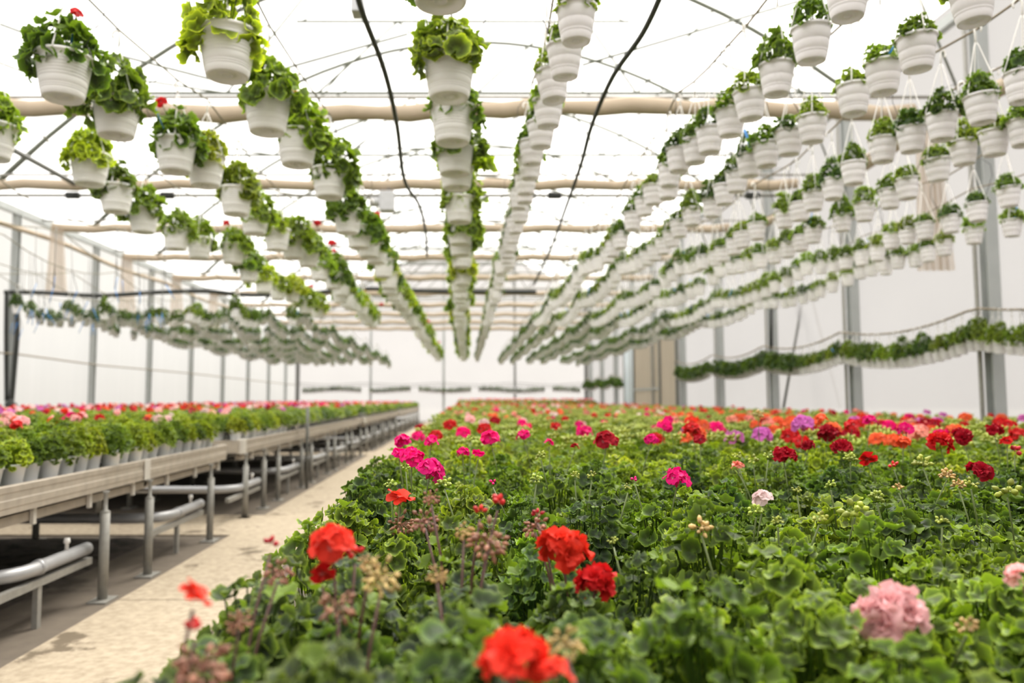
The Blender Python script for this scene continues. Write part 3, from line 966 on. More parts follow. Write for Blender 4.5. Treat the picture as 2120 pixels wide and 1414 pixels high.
# flower heads and bud clusters read off the photograph: (px, py, depth, colour, kind, width in px)
HERO = [
    (690, 1128, 1.06, SCAR, 's', 105), (735, 1150, 1.08, RED, 'b', 45), (668, 1195, 1.04, RED, '1', 55), (400, 1238, 0.80, SCAR, '1', 70), (404, 1302, 0.78, RED, 'b', 32),
    (1065, 1372, 0.74, SCAR, 'd', 165), (1150, 1395, 0.72, SCAR, '1', 60), (1165, 1142, 1.32, SCAR, 'd', 118), (1232, 1208, 1.27, RED, 'd', 95),
    (828, 1037, 1.75, SCAR, '1', 62), (1030, 1042, 1.25, RED, 'b', 46), (993, 1060, 1.24, RED, 'b', 30), (560, 1127, 1.05, CRIM, 'b', 34), (1112, 1066, 1.40, CRIM, 'b', 26),
    (1848, 1278, 1.05, PINK, 'd', 150), (2118, 1195, 1.12, PINK, 'd', 60), (1402, 993, 1.95, MAG, 's', 66), (890, 975, 2.1, MAG, 's', 66), (852, 948, 2.3, MAG, 's', 56),
    (826, 942, 2.35, MAG, '1', 36), (834, 914, 2.75, MAG, 's', 44), (893, 915, 2.75, MAG, 's', 42), (958, 937, 2.65, MAG, 's', 36), (990, 943, 2.6, MAG, '1', 30), (1016, 909, 3.0, MAG, 's', 46),
    (1083, 902, 3.2, MAG, 's', 36), (1137, 917, 2.9, MAG, '1', 24), (1256, 914, 3.0, CRIM, 's', 56), (1349, 911, 3.0, MAG, 's', 32), (1376, 883, 3.9, MAG, 's', 36), (1432, 891, 3.8, RED, 's', 42),
    (1450, 911, 3.2, CRIM, 's', 36), (1622, 945, 2.7, CRIM, 'd', 50), (1674, 924, 3.0, CRIM, 'd', 30), (1714, 899, 3.5, CRIM, 'd', 46), (1742, 927, 3.0, CRIM, 'd', 44),
    (1798, 955, 2.6, RED, '1', 40), (1850, 965, 2.5, RED, 'b', 24), (2028, 978, 2.3, CRIM, 'd', 58), (1946, 917, 3.0, RED, 'd', 58), (1993, 905, 3.2, CRIM, 'd', 46), (2058, 892, 3.4, CRIM, 'd', 38),
    (2100, 935, 2.7, CRIM, 'b', 34), (1580, 1033, 1.75, PALE, 's', 48), (1526, 966, 2.45, SALM, '1', 30), (1875, 890, 3.6, MAG, 's', 42), (1662, 880, 4.0, LILA, 's', 52), (1870, 916, 3.1, ORAN, 's', 32),
    (1020, 1000, 2.2, MAG, 'b', 14), (1315, 995, 2.0, MAG, 'b', 14), (1190, 925, 2.9, CRIM, '1', 22), (1700, 870, 4.1, ORAN, 's', 40), (1765, 882, 3.9, RED, 's', 44), (1800, 870, 4.1, MAG, 's', 34),
    (2085, 915, 3.0, RED, '1', 30), (1385, 870, 4.1, MAG, 's', 30),
]
HBUD = [
    (880, 1078, 1.35, BROWN, 'd', 60), (893, 1030, 1.33, BROWN, 'd', 26), (1012, 1120, 1.15, BROWN, 'd', 85), (960, 1100, 1.18, TAN, 'd', 40), (830, 1085, 1.72, BROWN, 'd', 52), (1108, 1088, 1.40, BROWN, 'd', 56),
    (700, 1252, 0.95, BROWN, 'd', 85), (790, 1195, 0.97, TAN, 'd', 80), (765, 1165, 1.0, TAN, 'd', 45), (420, 1375, 0.74, BROWN, 'd', 130), (575, 1185, 1.03, BROWN, 'd', 60), (905, 1190, 1.05, TAN, 'd', 42),
    (1170, 1330, 0.82, TAN, 'd', 75), (1452, 1095, 1.45, TAN, 'u', 52), (1696, 1074, 1.6, LIME, 'u', 36), (1770, 1060, 1.62, LIME, 'u', 62), (1950, 1080, 1.6, LIME, 'u', 28), (2000, 1298, 1.05, TAN, 'u', 48),
    (2085, 1020, 1.75, LIME, 'u', 55), (1815, 1030, 1.75, LIME, 'u', 34), (2010, 1003, 1.9, LIME, 'u', 30), (1650, 1015, 1.85, LIME, 'u', 22), (1110, 993, 2.05, LIME, 'u', 30), (920, 1002, 1.98, LIME, 'u', 36),
    (1120, 945, 2.5, LIME, 'u', 26), (975, 908, 3.1, LIME, 'u', 20), (1190, 985, 2.1, LIME, 'u', 22), (1225, 985, 2.1, LIME, 'u', 24), (808, 1005, 2.0, LIME, 'u', 30), (840, 968, 2.2, LIME, 'u', 22),
    (1560, 955, 2.5, LIME, 'u', 28), (1590, 945, 2.6, LIME, 'u', 26), (1525, 945, 2.6, LIME, 'u', 22), (1720, 1005, 1.9, LIME, 'u', 26), (1760, 950, 2.5, LIME, 'u', 30), (1910, 960, 2.4, LIME, 'u', 40),
    (1960, 985, 2.2, TAN, 'u', 34), (1985, 1005, 2.0, TAN, 'u', 30), (1565, 1060, 1.7, LIME, 'u', 36), (1570, 860, 4.1, TAN, 'u', 24), (1300, 1010, 1.95, LIME, 'u', 18), (1860, 1010, 1.9, TAN, 'u', 24),
    (1270, 1120, 1.5, LIME, 'u', 16), (1610, 1080, 1.55, LIME, 'u', 26), (495, 1285, 0.9, BROWN, 'd', 40),
]

plants = {}


def fol_tint(x, y, px):
    t = rng.random()
    if y < 1.55 and px < 1330:
        c = (0.068, 0.098, 0.044) if t < 0.55 else (0.062, 0.105, 0.03)
    elif y < 1.75:
        c = MG if t < 0.4 else (0.105, 0.165, 0.026)
    elif y < 3.2:
        c = DG if t < 0.45 else MG if t < 0.85 else LG
    else:
        c = MG if t < 0.4 else LG if t < 0.8 else YG
    return jit(c)


for (i, j, x, y) in NEAR:
    px = PX0 + F * x / (y * CT + (1.0 - H) * ST)
    root = empty('potted_geranium', (x, y, PZ), rng.uniform(0, 6.28))
    root.scale = (1, 1, 1)
    sc = rng.uniform(0.88, 1.12)
    part_pot = link('pot', POT_BED, root)
    so = link('soil', SOIL_BED, root, (0, 0, 0.09))
    fo = link('foliage', FOL[rng.integers(len(FOL))], root, (0, 0, 0.098), color=tuple(1.04 * v for v in fol_tint(x, y, px)))
    fo.scale = (sc, sc, sc * rng.uniform(0.88, 1.1))
    if rng.random() < 0.06:
        fo.scale = (sc * 0.72, sc * 0.72, sc * 0.7)
    if any(math.hypot(x - gx_, y - gy_) < 0.21 and y > gy_ for gx_, gy_ in GAPS):
        fo.scale = (sc * 0.74, sc * 0.74, sc * 0.85)
        fo.location.z = 0.112
    plants[(i, j)] = dict(root=root, x=x, y=y, heads=[], buds=[], rz=root.rotation_euler.z, col=(i, j))


def near_plant(P):
    best = min(plants.values(), key=lambda p: (p['x'] - P.x) ** 2 + (p['y'] - P.y) ** 2)
    return best


def local(p, P):
    d = Vector((P.x - p['x'], P.y - p['y'], P.z - PZ))
    c, s = cos(-p['rz']), sin(-p['rz'])
    return Vector((d.x * c - d.y * s, d.x * s + d.y * c, d.z))


def put_head(p, q, me, color, size, purple=False, name='flower_head'):
    st = link('flower_stalk', stalk_mesh((q.x * 0.15, q.y * 0.15, 0.09), (q.x, q.y, q.z - 0.012)), p['root'], color=STEM_P if purple else STEM_G)
    hd = link(name, me, st, tuple(q), (rng.normal(0, .2), rng.normal(0, .2), rng.uniform(0, 6)), color)
    hd.scale = (size,) * 3
    return hd


WID = {'s': 0.098, 'd': 0.096, '1': 0.075, 'b': 0.052}
for px, py, Y, col, kd, w in HERO:
    P = at_depth(px, py, Y)
    p = near_plant(P)
    q = local(p, P)
    wm = w * Y / F
    me = {'s': HEAD_S, 'd': HEAD_D, '1': HEAD_1, 'b': HEAD_B}[kd]
    k = wm / WID[kd]
    put_head(p, q, me[rng.integers(len(me))], jit(col, 0.08), min(1.6, max(0.5, k)), Y < 1.5, 'flower_bud' if kd == 'b' else 'flower_head')
    (p['buds'] if kd == 'b' else p['heads']).append(CNAME[col])
for px, py, Y, col, kd, w in HBUD:
    P = at_depth(px, py, Y)
    p = near_plant(P)
    q = local(p, P)
    me = BUD_DR if kd == 'd' else BUD_UP
    k = w * Y / F / (0.066 if kd == 'd' else 0.05)
    put_head(p, q, me[rng.integers(len(me))], jit(col, 0.1), min(1.6, max(0.45, k)), kd == 'd', 'bud_cluster')
    p['buds'].append('brown' if col == BROWN else 'tan' if col == TAN else 'lime')
# the rest: a few small lime bud clusters
for p in plants.values():
    if p['heads'] or p['buds'] or p['y'] < 1.6: continue
    if rng.random() < 0.42:
        q = Vector((rng.normal(0, 0.03), rng.normal(0, 0.03), rng.uniform(0.22, 0.29)))
        put_head(p, q, BUD_UP[rng.integers(3)], jit(LIME, 0.15), rng.uniform(0.5, 0.9), False, 'bud_cluster')
        p['buds'].append('lime')
cols = {}
for p in plants.values():
    cols.setdefault(p['col'][0], []).append(p)
for ci in sorted(cols):
    for n_, p in enumerate(sorted(cols[ci], key=lambda p: p['y'])):
        hs = sorted(set(p['heads']))
        if hs:
            look = f'{" and ".join(hs[:2])} flowering geranium'
        elif p['buds']:
            b0 = p['buds'][0]
            look = {'lime': 'lime budded geranium', 'tan': 'tan budded geranium', 'brown': 'geranium with spent brown buds'}.get(b0, f'{b0} budded geranium')
        else:
            look = 'leafy flowerless geranium'
        tag(p['root'], f'{look}, {ordw(n_ + 1)} in the {ordw(ci + 1)} bed column from the path', 'geranium', 'potted geraniums in the bed')

# ------------------------------------------------------------------ stuff plants (farther ones)
def tmpl(g):
    """Frozen arrays of a builder."""
    return dict(V=np.concatenate(g.V), R=np.concatenate(g.R), T=np.concatenate(g.T), P=g.P)


FT = {
    'a': [tmpl(foliage(400 + i, 34, R=0.10, Hh=0.17, size=(0.024, 0.036), lod='mid', pet=False)) for i in range(5)],
    'b': [tmpl(foliage(420 + i, 24, R=0.10, Hh=0.17, size=(0.028, 0.042), lod='lo', pet=False)) for i in range(5)],
    'c': [tmpl(foliage(440 + i, 15, R=0.10, Hh=0.17, size=(0.034, 0.05), lod='lo', pet=False)) for i in range(4)],
}


def head_lo(seed, n=7, hi=False):
    return tmpl(head(seed, n, 0.028, 0.026, False, pets=PET_HI if hi else PET_LO))


HT = {'a': [head_lo(460 + i, 8, True) for i in range(2)], 'b': [head_lo(470 + i, 7) for i in range(3)], 'c': [head_lo(480 + i, 4) for i in range(2)]}
bt = G()
_r = np.random.default_rng(5)
for i in range(9):
    d = _r.normal(0, 1, 3); d[2] = abs(d[2]); d /= np.linalg.norm(d)
    v, f = lathe([(0.003, 0), (0.0065, 0.008), (0.001, 0.018)], 4)
    bt.add(v @ frame(d, np.array([.3, .2, .9])).T + d * 0.012, f)
BT = tmpl(bt)
PT = tmpl(G().add(*lathe([(0.048, 0), (0.066, 0.1), (0.069, 0.1), (0.069, 0.118), (0.06, 0.118)], 10)))


def stamp(g, t, loc, rz, sc, mat, tint):
    c, s = cos(rz), sin(rz)
    V = t['V'] * np.asarray(sc, np.float32)
    W = np.stack([V[:, 0] * c - V[:, 1] * s, V[:, 0] * s + V[:, 1] * c, V[:, 2]], 1) + np.asarray(loc, np.float32)
    g.add(W, [], mat, t['R'], t['T'], tint)
    n0 = g.n - len(W)
    for f, m in t['P']:
        g.P.append((f + n0, mat))


def mix_color(w):
    return jit(w[rng.integers(len(w))], 0.12)


far = G()
for (i, j, x, y) in FARBED:
    if rng.random() < 0.03: continue
    lod = 'a' if y < 8.5 else 'b' if y < 20 else 'c'
    t = rng.random()
    lime = max(0.0, 1 - x / (0.28 * y))
    tint = jit(tuple(1.0 * v for v in (YG if t < 0.36 + 0.25 * lime else LG if t < 0.85 else MG)))
    z = PZ + 0.1 + (0.17 if y > 36.5 else 0)
    s = rng.uniform(0.9, 1.15)
    stamp(far, FT[lod][rng.integers(len(FT[lod]))], (x, y, z), rng.uniform(0, 6.28), (s, s, s * rng.uniform(0.85, 1.15)), 0, tint)
    xr = x / y
    pr = 0.20 if xr > 0.28 and y < 7.5 else 0.085 if xr > 0.2 else 0.06 if y > 8 else 0.06
    if y > 36.5: pr = 0.3
    if rng.random() < pr:
        if y < 6.5 and xr < 0.28: c = mix_color([MAG, CRIM, RED, MAG])
        elif xr > 0.28: c = mix_color([RED, ORAN, ORAN, SCAR, CRIM, MAG, SALM, ORAN, RED, LILA])
        else: c = mix_color([RED, ORAN, PINK, RED, SALM, ORAN, MAG, PALE])
        stamp(far, HT[lod][rng.integers(len(HT[lod]))], (x + rng.normal(0, .03), y, z + rng.uniform(0.22, 0.30)), rng.uniform(0, 6), (rng.uniform(0.85, 1.25) * (1.2 if xr > 0.28 and y < 8 else 1),) * 3, 1, c)
    elif rng.random() < 0.6 and y < 25:
        stamp(far, BT, (x + rng.normal(0, .03), y, z + rng.uniform(0.19, 0.26)), 0, (rng.uniform(1.3, 2.1),) * 3, 2, jit(LIME, 0.2))
    if y < 12 and (i == 0 or y < 6):
        stamp(far, PT, (x, y, PZ), 0, (0.9, 0.9, 0.88), 2, (0.75, 0.75, 0.75))
o = link('geranium_field', far.mesh('geranium_field', [LEAFA, PETALA, ATTR], True, True))
tag(o, 'mass of distant flowering geraniums in pots filling the bed to the far wall', 'geraniums', kind='stuff')

# ------------------------------------------------------------------ bench geraniums
bc = []
for k, (a, b, x0) in enumerate(BENCH):
    for j in range(int((b - a - 0.2) / 0.182)):
        for i in range(37):
            x = x0 - 0.105 - 0.182 * i
            y = a + 0.14 + 0.182 * j
            if x < XL + 0.45: continue
            m = 0.35
            if x < -0.605 * y - m: continue
            bc.append((k, i, j, x + rng.normal(0, 0.014), y + rng.normal(0, 0.014)))
bc.sort(key=lambda c: math.hypot(c[3], c[4]) + (0 if c[1] < 2 else 0.5))
inview = [c for c in bc if c[3] > -0.605 * c[4] - 0.06]
BN = inview[:230]
bn_ids = {c[:3] for c in BN}
lod_far = [c for c in bc if c[:3] not in bn_ids]
MIXB = [RED, RED, SCAR, PINK, PINK, MAG, ORAN, LILA, CRIM, PALE]


def bench_pr(x, y, k, i):
    if i < 2: return 0.05
    if k == 0: return 0.20
    return 0.09 + 0.07 * min(1, (BX - x) / 4)


colb = {}
for (k, i, j, x, y) in BN:
    colb.setdefault((k, i), []).append((y, j, x))
for (k, i), lst in colb.items():
    for n_, (y, j, x) in enumerate(sorted(lst)):
        root = empty('bench_geranium', (x, y, 0.79), rng.uniform(0, 6.28))
        link('pot', POT_BEN, root)
        if i < 3: link('soil', SOIL_BED, root, (0, 0, 0.1))
        t = rng.random()
        tint = jit(tuple(1.02 * v for v in (MG if t < 0.25 else LG if t < 0.55 else YG)))
        fo = link('foliage', FOL[rng.integers(len(FOL))], root, (0, 0, 0.122), color=tint)
        s = rng.uniform(0.82, 1.0); fo.scale = (s, s, s * rng.uniform(0.66, 0.9))
        look = 'leafy'
        if rng.random() < bench_pr(x, y, k, i):
            c = MIXB[rng.integers(len(MIXB))]
            for h_ in range(1 + (rng.random() < 0.3)):
                q = Vector((rng.normal(0, 0.035), rng.normal(0, 0.035), rng.uniform(0.25, 0.32)))
                st = link('flower_stalk', stalk_mesh((0, 0, 0.1), (q.x, q.y, q.z - 0.01)), root, color=STEM_G)
                M_ = HEAD_D if rng.random() < 0.5 else HEAD_S
                hd = link('flower_head', M_[rng.integers(len(M_))], st, tuple(q), (0, 0, rng.uniform(0, 6)), jit(c, 0.1))
                hd.scale = (rng.uniform(0.9, 1.25),) * 3
            look = f'{CNAME[c]} flowering'
        elif rng.random() < 0.2:
            st = link('flower_stalk', stalk_mesh((0, 0, 0.1), (0.02, 0.01, 0.28)), root, color=STEM_G)
            link('bud_cluster', BUD_UP[rng.integers(3)], st, (0.02, 0.01, 0.28), color=jit(LIME))
            look = 'lime budded'
        bn = 'nearest' if k == 0 else 'second'
        tag(root, f'{look} geranium, {ordw(n_ + 1)} in the {ordw(i + 1)} row from the path, {bn} bench', 'geranium', 'potted geraniums on the benches')

farb = G()
for (k, i, j, x, y) in lod_far:
    if rng.random() < 0.04: continue
    lod = 'a' if y < 9 else 'b' if y < 20 else 'c'
    t = rng.random()
    tint = jit(tuple(1.05 * v for v in (MG if t < 0.25 else LG if t < 0.5 else YG)))
    s = rng.uniform(0.98, 1.2)
    stamp(farb, FT[lod][rng.integers(len(FT[lod]))], (x, y, 0.79 + 0.12), rng.uniform(0, 6.28), (s * .9, s * .9, s * rng.uniform(0.62, 0.85)), 0, tint)
    if rng.random() < bench_pr(x, y, k, i) * (1.0 if y < 15 else 1.7):
        stamp(farb, HT[lod][rng.integers(len(HT[lod]))], (x, y, 0.79 + rng.uniform(0.26, 0.33)), rng.uniform(0, 6), (rng.uniform(0.9, 1.3),) * 3, 1, mix_color(MIXB))
    if i < 3 or y < 9:
        stamp(farb, PT, (x, y, 0.79), 0, (1, 1, 1), 2, (0.75, 0.75, 0.75))
o = link('geranium_benchful', farb.mesh('geranium_benchful', [LEAFA, PETALA, ATTR], True, True))
tag(o, 'mass of distant mixed geraniums in white pots covering the benches', 'geraniums', kind='stuff')

# ------------------------------------------------------------------ hanging rows
def sag(y, amp=0.12):
    u = ((y - 9.7) / DTR) % 1.0
    return -amp * (1 - (2 * u - 1) ** 2) + amp * 0.5


BIGR = {
    'row over the bed edge': (-0.09, 1.45, 29.0, [(912, 7), (930, 204), (937, 297), (941, 361), (945, 391), (951, 461), (952, 507), (954, 530), (956, 554), (958, 590)]),
    'row beside the path': (-1.04, 1.45, 29.5, [(470, 160), (553, 275), (615, 343), (682, 410), (720, 484), (743, 514), (764, 533), (780, 546), (794, 574), (805, 597)]),
    'row over the path': (-1.87, 1.45, 15.0, [(130, 205), (240, 283), (363, 357), (425, 386), (488, 445), (527, 485), (573, 519), (607, 535), (638, 552), (662, 580), (690, 598), (708, 612)]),
    'row over the bench edge': (-2.64, 1.45, 13.4, [(-15, 330), (185, 383), (240, 440), (297, 482), (365, 517), (412, 535), (482, 546), (515, 583), (546, 606), (575, 620), (605, 625), (634, 648), (657, 656)]),
}
SMLR = {
    'first row over the bed': (0.45, 1.5, 31, [(1193, 88), (1170, 161), (1147, 209), (1135, 263), (1120, 306), (1102, 341), (1098, 371), (1088, 403)]),
    'second row over the bed': (1.5, 1.5, 33, [(1755, 37), (1680, 128), (1608, 197), (1555, 247), (1512, 282), (1470, 317), (1440, 338), (1405, 356), (1385, 387)]),
    'third row over the bed': (1.98, 1.5, 33, [(2017, 47), (1900, 145), (1830, 193), (1768, 237), (1682, 295), (1634, 321), (1588, 345), (1552, 366), (1525, 398), (1500, 424), (1474, 450)]),
    'fourth row over the bed': (2.7, 1.5, 33, [(2118, 212), (2035, 255), (1950, 290), (1888, 315), (1828, 336), (1768, 382), (1725, 413), (1685, 436), (1657, 457), (1625, 472)]),
    'fifth row over the bed': (3.28, 1.5, 33, [(2120, 302), (2060, 322), (1997, 341), (1943, 375), (1880, 412), (1843, 432), (1790, 458), (1745, 479)]),
    'sixth row over the bed': (4.3, 1.5, 34, [(2090, 428), (2025, 458), (1970, 482), (1916, 495), (1879, 505), (1846, 515)]),
    'last row over the bed': (5.05, 1.48, 35, [(2096, 490), (2017, 505), (1956, 529), (1923, 542), (1896, 552), (1859, 556), (1826, 560)]),
}
LEFTR = [(-3.5, 15.5, 36), (-4.3, 14.2, 35), (-5.2, 14.6, 35), (-6.0, 15.0, 35), (-6.75, 14.4, 35), (-7.4, 14.3, 34), (-8.1, 13.9, 34)]
TOP = 0.61


def wire(name, x, ys, zs, lab, r=0.006, mat=WIRE):
    return bar('hanging_wire', [(x, y, z) for y, z in zip(ys, zs)], r, mat, lab, 'wire', None, 5, 'wires carrying the pots')


def planter(x, y, z, idx, rowname):
    root = empty('hanging_planter', (x, y, z), rng.uniform(0, 6.28))
    link('pot', POT_BIG, root)
    link('soil', SOIL_BIG, root, (0, 0, 0.185))
    t = rng.random()
    fo = link('foliage', FOL_BIG[rng.integers(6)], root, (0, 0, 0.19), (0, 0, rng.uniform(0, 6.28)), jit(tuple(1.08 * v for v in (MG if t < 0.35 else LG if t < 0.8 else YG))))
    s = rng.uniform(0.82, 1.05); fo.scale = (s, s, s * rng.uniform(0.85, 1.1))
    link('hanger', HANG_BIG, root, (0, 0, 0.212))
    if rng.random() < 0.5: link('drip_tube', DRIP_B, root, (0, 0, 0.19), (0, 0, rng.uniform(0, 6.28)))
    look = 'leafy white planter'
    if rng.random() < 0.36:
        q = Vector((rng.normal(0, 0.07), rng.normal(0, 0.07), rng.uniform(0.42, 0.5)))
        st = link('flower_stalk', stalk_mesh((0, 0, 0.2), (q.x, q.y, q.z - 0.01), 0.003), root, color=STEM_G)
        hd = link('flower_head', HEAD_S[rng.integers(4)], st, tuple(q), (0, 0, rng.uniform(0, 6)), jit(RED if rng.random() < 0.8 else SCAR, 0.1))
        hd.scale = (rng.uniform(0.9, 1.3),) * 3
        look = 'red flowering white planter'
    if rng.random() < 0.22:
        link('plant_tag', TAGM, root, (rng.normal(0, 0.07), rng.normal(0, 0.07), 0.24), (rng.normal(0, .4), rng.normal(0, .4), rng.uniform(0, 6)))
    tag(root, f'{look}, {ordw(idx)} from the front in the {rowname}', 'hanging pot', 'large hanging planters')


for rname, (X, dz, yend, pix) in BIGR.items():
    L_ = []
    for px, py in pix:
        x, y = inv(px, py, H + dz)
        L_.append((x, y, H + dz))
    y = L_[-1][1]
    while y < yend:
        y += rng.uniform(0.42, 0.62)
        L_.append((X + rng.normal(0, 0.02), y, H + dz + sag(y, 0.08)))
    for k, (x, y, z) in enumerate(L_):
        planter(x, y, z, k + 1, rname)
    ys = [1.5, 2.4] + [p[1] for p in L_]
    zs = [L_[0][2] + TOP + 0.02] * 2 + [p[2] + TOP for p in L_]
    bar('hanging_wire', [(X if n_ < 2 else L_[n_ - 2][0], yy_, z) for n_, (yy_, z) in enumerate(zip(ys, zs))], 0.006, WIRE, f'wire carrying the {rname} of large planters', 'wire', None, 5)

small = []
for rname, (X, dz, yend, pix) in SMLR.items():
    L_ = []
    for px, py in pix:
        x, y = inv(px, py, H + dz)
        L_.append((x, y, H + dz))
    y = L_[-1][1]
    while y < yend:
        y += rng.uniform(0.29, 0.37)
        if rng.random() < 0.05: y += 0.3
        L_.append((X + rng.normal(0, 0.015), y, H + dz + sag(y, 0.13)))
    for k, p in enumerate(L_):
        small.append((*p, k + 1, rname))
    ys = [2.2, L_[0][1] - 0.3] + [p[1] for p in L_]
    zs = [L_[0][2] + 0.535] * 2 + [p[2] + 0.535 for p in L_]
    bar('hanging_wire', [(X if n_ < 2 else L_[n_ - 2][0], yy_, z) for n_, (yy_, z) in enumerate(zip(ys, zs))], 0.007, ROPE, f'wire carrying the small pots of the {rname}', 'wire', None, 5)
for k, (X, y0, yend) in enumerate(LEFTR):
    y, n_ = y0, 0
    L_ = []
    while y < yend:
        n_ += 1
        L_.append((X + rng.normal(0, 0.02), y, H + 1.52 + sag(y, 0.24) + (0.05 if n_ < 3 else 0), n_, f'{ordw(7 - k)} row over the bench from the white wall'))
        y += rng.uniform(0.30, 0.40) + (0.5 if rng.random() < 0.22 and y < y0 + 5 else 0)
    small += L_
    ys = np.linspace(3.5, yend, 60)
    bar('hanging_wire', [(X, yy_, H + 1.52 + sag(yy_, 0.24) + 0.535) for yy_ in ys], 0.007, WIRE, f'sagging wire of the {ordw(7 - k)} row over the bench from the white wall', 'wire', None, 5)
# pots along the grey wall
def wz(y):
    return 1.78 + sag(y, 0.16)
n_ = 0
WX = XR - 0.33
for y0, y1 in ((8.7, 20.0), (20.35, 23.5)):
    y = y0
    while y < y1:
        n_ += 1
        small.append((WX + rng.normal(0, 0.012), y, wz(y), n_, 'low row along the grey wall'))
        y += rng.uniform(0.165, 0.19)
y = 32.2
while y < 42:
    n_ += 1
    small.append((WX, y, wz(y) - 0.05, n_, 'low row along the grey wall'))
    y += 0.2
x = XL + 0.6
while x < XR - 0.5:
    small.append((x, YB - 0.4, 1.55 + 0.05 * sin(x * 1.6), 0, 'back'))
    x += 0.19 if rng.random() > 0.08 else 0.6
bar('hanging_wire', [(WX, y, wz(y) + 0.53) for y in np.linspace(6, 23.8, 70)], 0.016, ROPE, 'brown wire sagging between the posts of the grey wall', 'wire', None, 6)
bar('hanging_wire', [(WX, y, wz(y) + 0.48) for y in np.linspace(31.9, 42.2, 40)], 0.014, ROPE, 'brown wire along the grey wall beyond the door', 'wire', None, 6)

small.sort(key=lambda s: math.hypot(s[0], s[1]) + (0.0 if 'wall' not in s[4] else 0.5))
inv_ = [s for s in small if -0.63 * s[1] < s[0] < 0.745 * s[1]]
ind = [s for s in inv_ if s[3] > 0][:300]
ids = {(s[3], s[4]) for s in ind}
for (x, y, z, k, rname) in ind:
    root = empty('hanging_pot', (x, y, z), rng.uniform(0, 6.28))
    root.rotation_euler = (rng.normal(0, 0.03), rng.normal(0, 0.03), rng.uniform(0, 6.28))
    link('pot', POT_SML, root)
    if y < 8: link('soil', SOIL_SML, root, (0, 0, 0.138))
    t = rng.random()
    fo = link('foliage', FOL_SML[rng.integers(6)], root, (0, 0, 0.138), (0, 0, rng.uniform(0, 6.28)), jit(DG if t < 0.2 else MG if t < 0.65 else LG))
    s = rng.uniform(0.85, 1.12) * (1.25 if 'wall' in rname else 1); fo.scale = (s, s, s * rng.uniform(0.75, 1.2) * (1.25 if 'wall' in rname else 1))
    link('hanger', HANG_SML, root, (0, 0, 0.155))
    if y < 9 and rng.random() < 0.5: link('drip_tube', DRIP_S, root, (0, 0, 0.14), (0, 0, rng.uniform(0, 6.28)))
    look = 'leafy white pot'
    if rng.random() < 0.2:
        link('plant_tag', TAGM, root, (rng.normal(0, 0.05), rng.normal(0, 0.05), 0.17), (rng.normal(0, .3), rng.normal(0, .3), rng.uniform(0, 6)))
        look = 'blue tagged white pot'
    tag(root, f'{look}, {ordw(k)} in the {rname}', 'hanging pot', 'small hanging pots')
hs = G()
SPT = tmpl(G().add(*lathe([(0.05, 0.004), (0.06, 0), (0.085, 0.14), (0.088, 0.142), (0.088, 0.155), (0.08, 0.155), (0.076, 0.13)], 12)))
SFT = [tmpl(foliage(500 + i, 36, R=0.082, h0=0.015, Hh=0.165, size=(0.026, 0.040), lod='lo', pet=False)) for i in range(4)]
hk = G()
for k in range(3):
    a = k * 2.094
    hk.add(*tube([(0.085 * cos(a), 0.085 * sin(a), 0.15), (0, 0, 0.45)], 0.0022, 3, False))
hk.add(*tube([(0, 0, 0.45), (0, 0, 0.53)], 0.004, 4, False))
HKT = tmpl(hk)
for (x, y, z, k, rname) in small:
    if (k, rname) in ids and k > 0: continue
    if (x, y, z, k, rname) not in inv_ and not (-0.75 * y < x < 0.85 * y): continue
    rz = rng.uniform(0, 6.28)
    stamp(hs, SPT, (x, y, z), rz, (1, 1, 1), 1, (0.98, 0.935, 0.96))
    t = rng.random()
    stamp(hs, SFT[rng.integers(4)], (x, y, z + 0.14), rz, (rng.uniform(0.9, 1.15) * (1.0 if rname == 'back' else 1.5 if 'wall' in rname and 'over' not in rname else 1),) * 3, 0, jit(DG if t < 0.5 else MG))
    stamp(hs, HKT, (x, y, z), rz, (1, 1, 1), 1, (0.8, 0.8, 0.78))
o = link('hanging_pot_mass', hs.mesh('hanging_pot_mass', [LEAFA, ATTR_THIN], True, True))
tag(o, 'distant rows of small white hanging pots receding to the far wall', 'hanging pots', kind='stuff')

# bare drip strings with blue ends over the front of the bench
for k in range(34):
    px, py = rng.uniform(5, 340), rng.uniform(440, 520)
    Y = rng.uniform(8.5, 14)
    X = (px - PX0) / F * Y
    row = min(LEFTR, key=lambda r: abs(r[0] - X))[0]
    Y = row * F / (px - PX0)
    if not 6.5 < Y < 16: continue
    z1 = H + 1.52 + sag(Y, 0.24) + 0.535
    z0 = z1 - rng.uniform(0.75, 1.0)
    w = rng.normal(0, 0.05)
    root = empty('hanging_drip_string', (row, Y, z1), 0, 'thin bare drip string with blue tip hanging from a wire over the bench', 'string', 'bare drip strings over the bench')
    part('string', tube([(0, 0, 0), (w * 0.3, 0, (z0 - z1) * 0.5), (w, 0.02, (z0 - z1) * 0.8)], 0.0035, 4), DARKST, root)
    part('blue_tip', tube([(w, 0.02, (z0 - z1) * 0.8), (w + rng.normal(0, .06), 0.03, z0 - z1)], 0.0045, 5), BLUE, root)

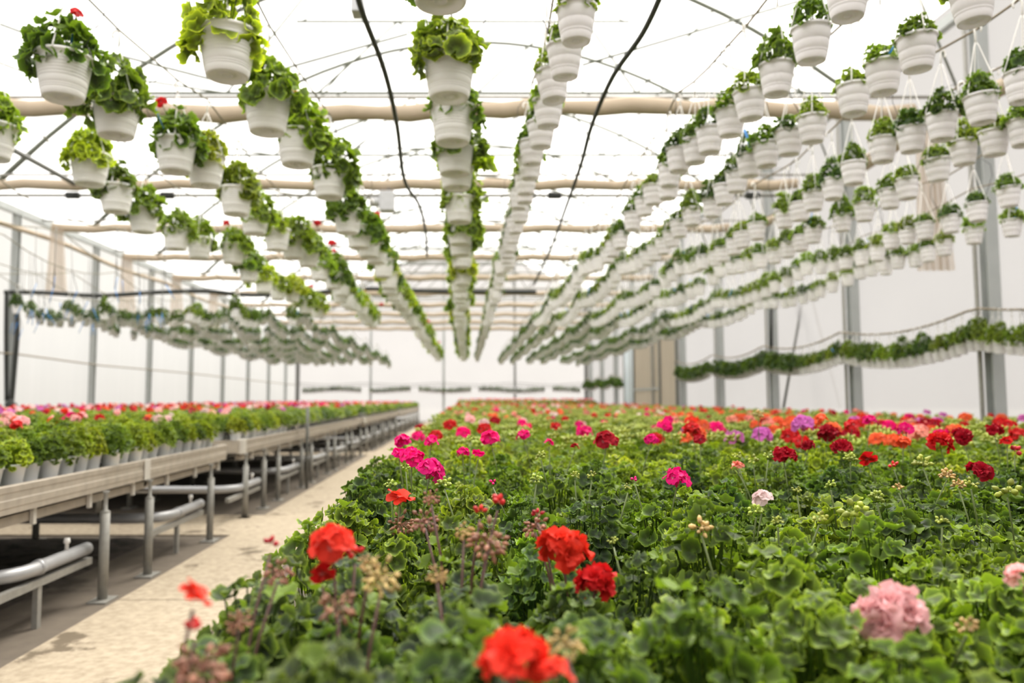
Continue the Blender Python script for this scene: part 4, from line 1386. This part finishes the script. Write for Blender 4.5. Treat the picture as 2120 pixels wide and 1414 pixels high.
# ------------------------------------------------------------------ outside, sky, light, camera
sheet('ground_outside', G().add(*box(-80, 80, -40, 120, -0.5, -0.26)).mesh('ground_outside', [plain('outside_ground', (0.42, 0.41, 0.37), 0.9, 0, 0.2, 0.5)], False), 'pale ground outside the film walls', 'ground')

w = bpy.data.worlds.new('sky')
SC.world = w
w.use_nodes = True
nt = w.node_tree
bg = nt.nodes['Background']
tc = nt.nodes.new('ShaderNodeTexCoord')
sx = nt.nodes.new('ShaderNodeSeparateXYZ')
nt.links.new(tc.outputs['Generated'], sx.inputs[0])
cr = nt.nodes.new('ShaderNodeValToRGB')
e = cr.color_ramp.elements
e[0].position, e[0].color = 0.0, (0.62, 0.60, 0.58, 1)
e[1].position, e[1].color = 0.20, (1.0, 0.99, 0.97, 1)
x = e.new(0.06); x.color = (0.78, 0.78, 0.80, 1)
nt.links.new(sx.outputs['Z'], cr.inputs[0])
nt.links.new(cr.outputs[0], bg.inputs['Color'])
bg.inputs['Strength'].default_value = 1.0

sun = bpy.data.lights.new('sun', 'SUN')
sun.energy = 5.5
sun.angle = radians(22)
sun.color = (1.0, 0.95, 0.86)
so = bpy.data.objects.new('sun', sun)
COL.objects.link(so)
so.rotation_euler = (radians(-32), radians(20), 0)
so.location = (0, 0, 20)

cam = bpy.data.cameras.new('camera')
cam.sensor_width = 36
cam.lens = F / 2120 * 36
cam.shift_x = (1060 - PX0) / 2120
cam.clip_start = 0.05
cam.clip_end = 300
cam.dof.use_dof = True
cam.dof.focus_distance = 1.95
cam.dof.aperture_fstop = 2.3
co = bpy.data.objects.new('camera', cam)
COL.objects.link(co)
co.location = (0, 0, H)
co.rotation_euler = (radians(90) + TH, 0, 0)
SC.camera = co

SC.view_settings.view_transform = 'Standard'
SC.view_settings.look = 'None'
SC.view_settings.gamma = 1
SC.view_settings.use_curve_mapping = False
SC.view_settings.exposure = 1.0
cy = SC.cycles
cy.max_bounces = 8
cy.diffuse_bounces = 4
cy.glossy_bounces = 2
cy.transmission_bounces = 5
cy.transparent_max_bounces = 10
cy.use_denoising = True
cy.sample_clamp_indirect = 6
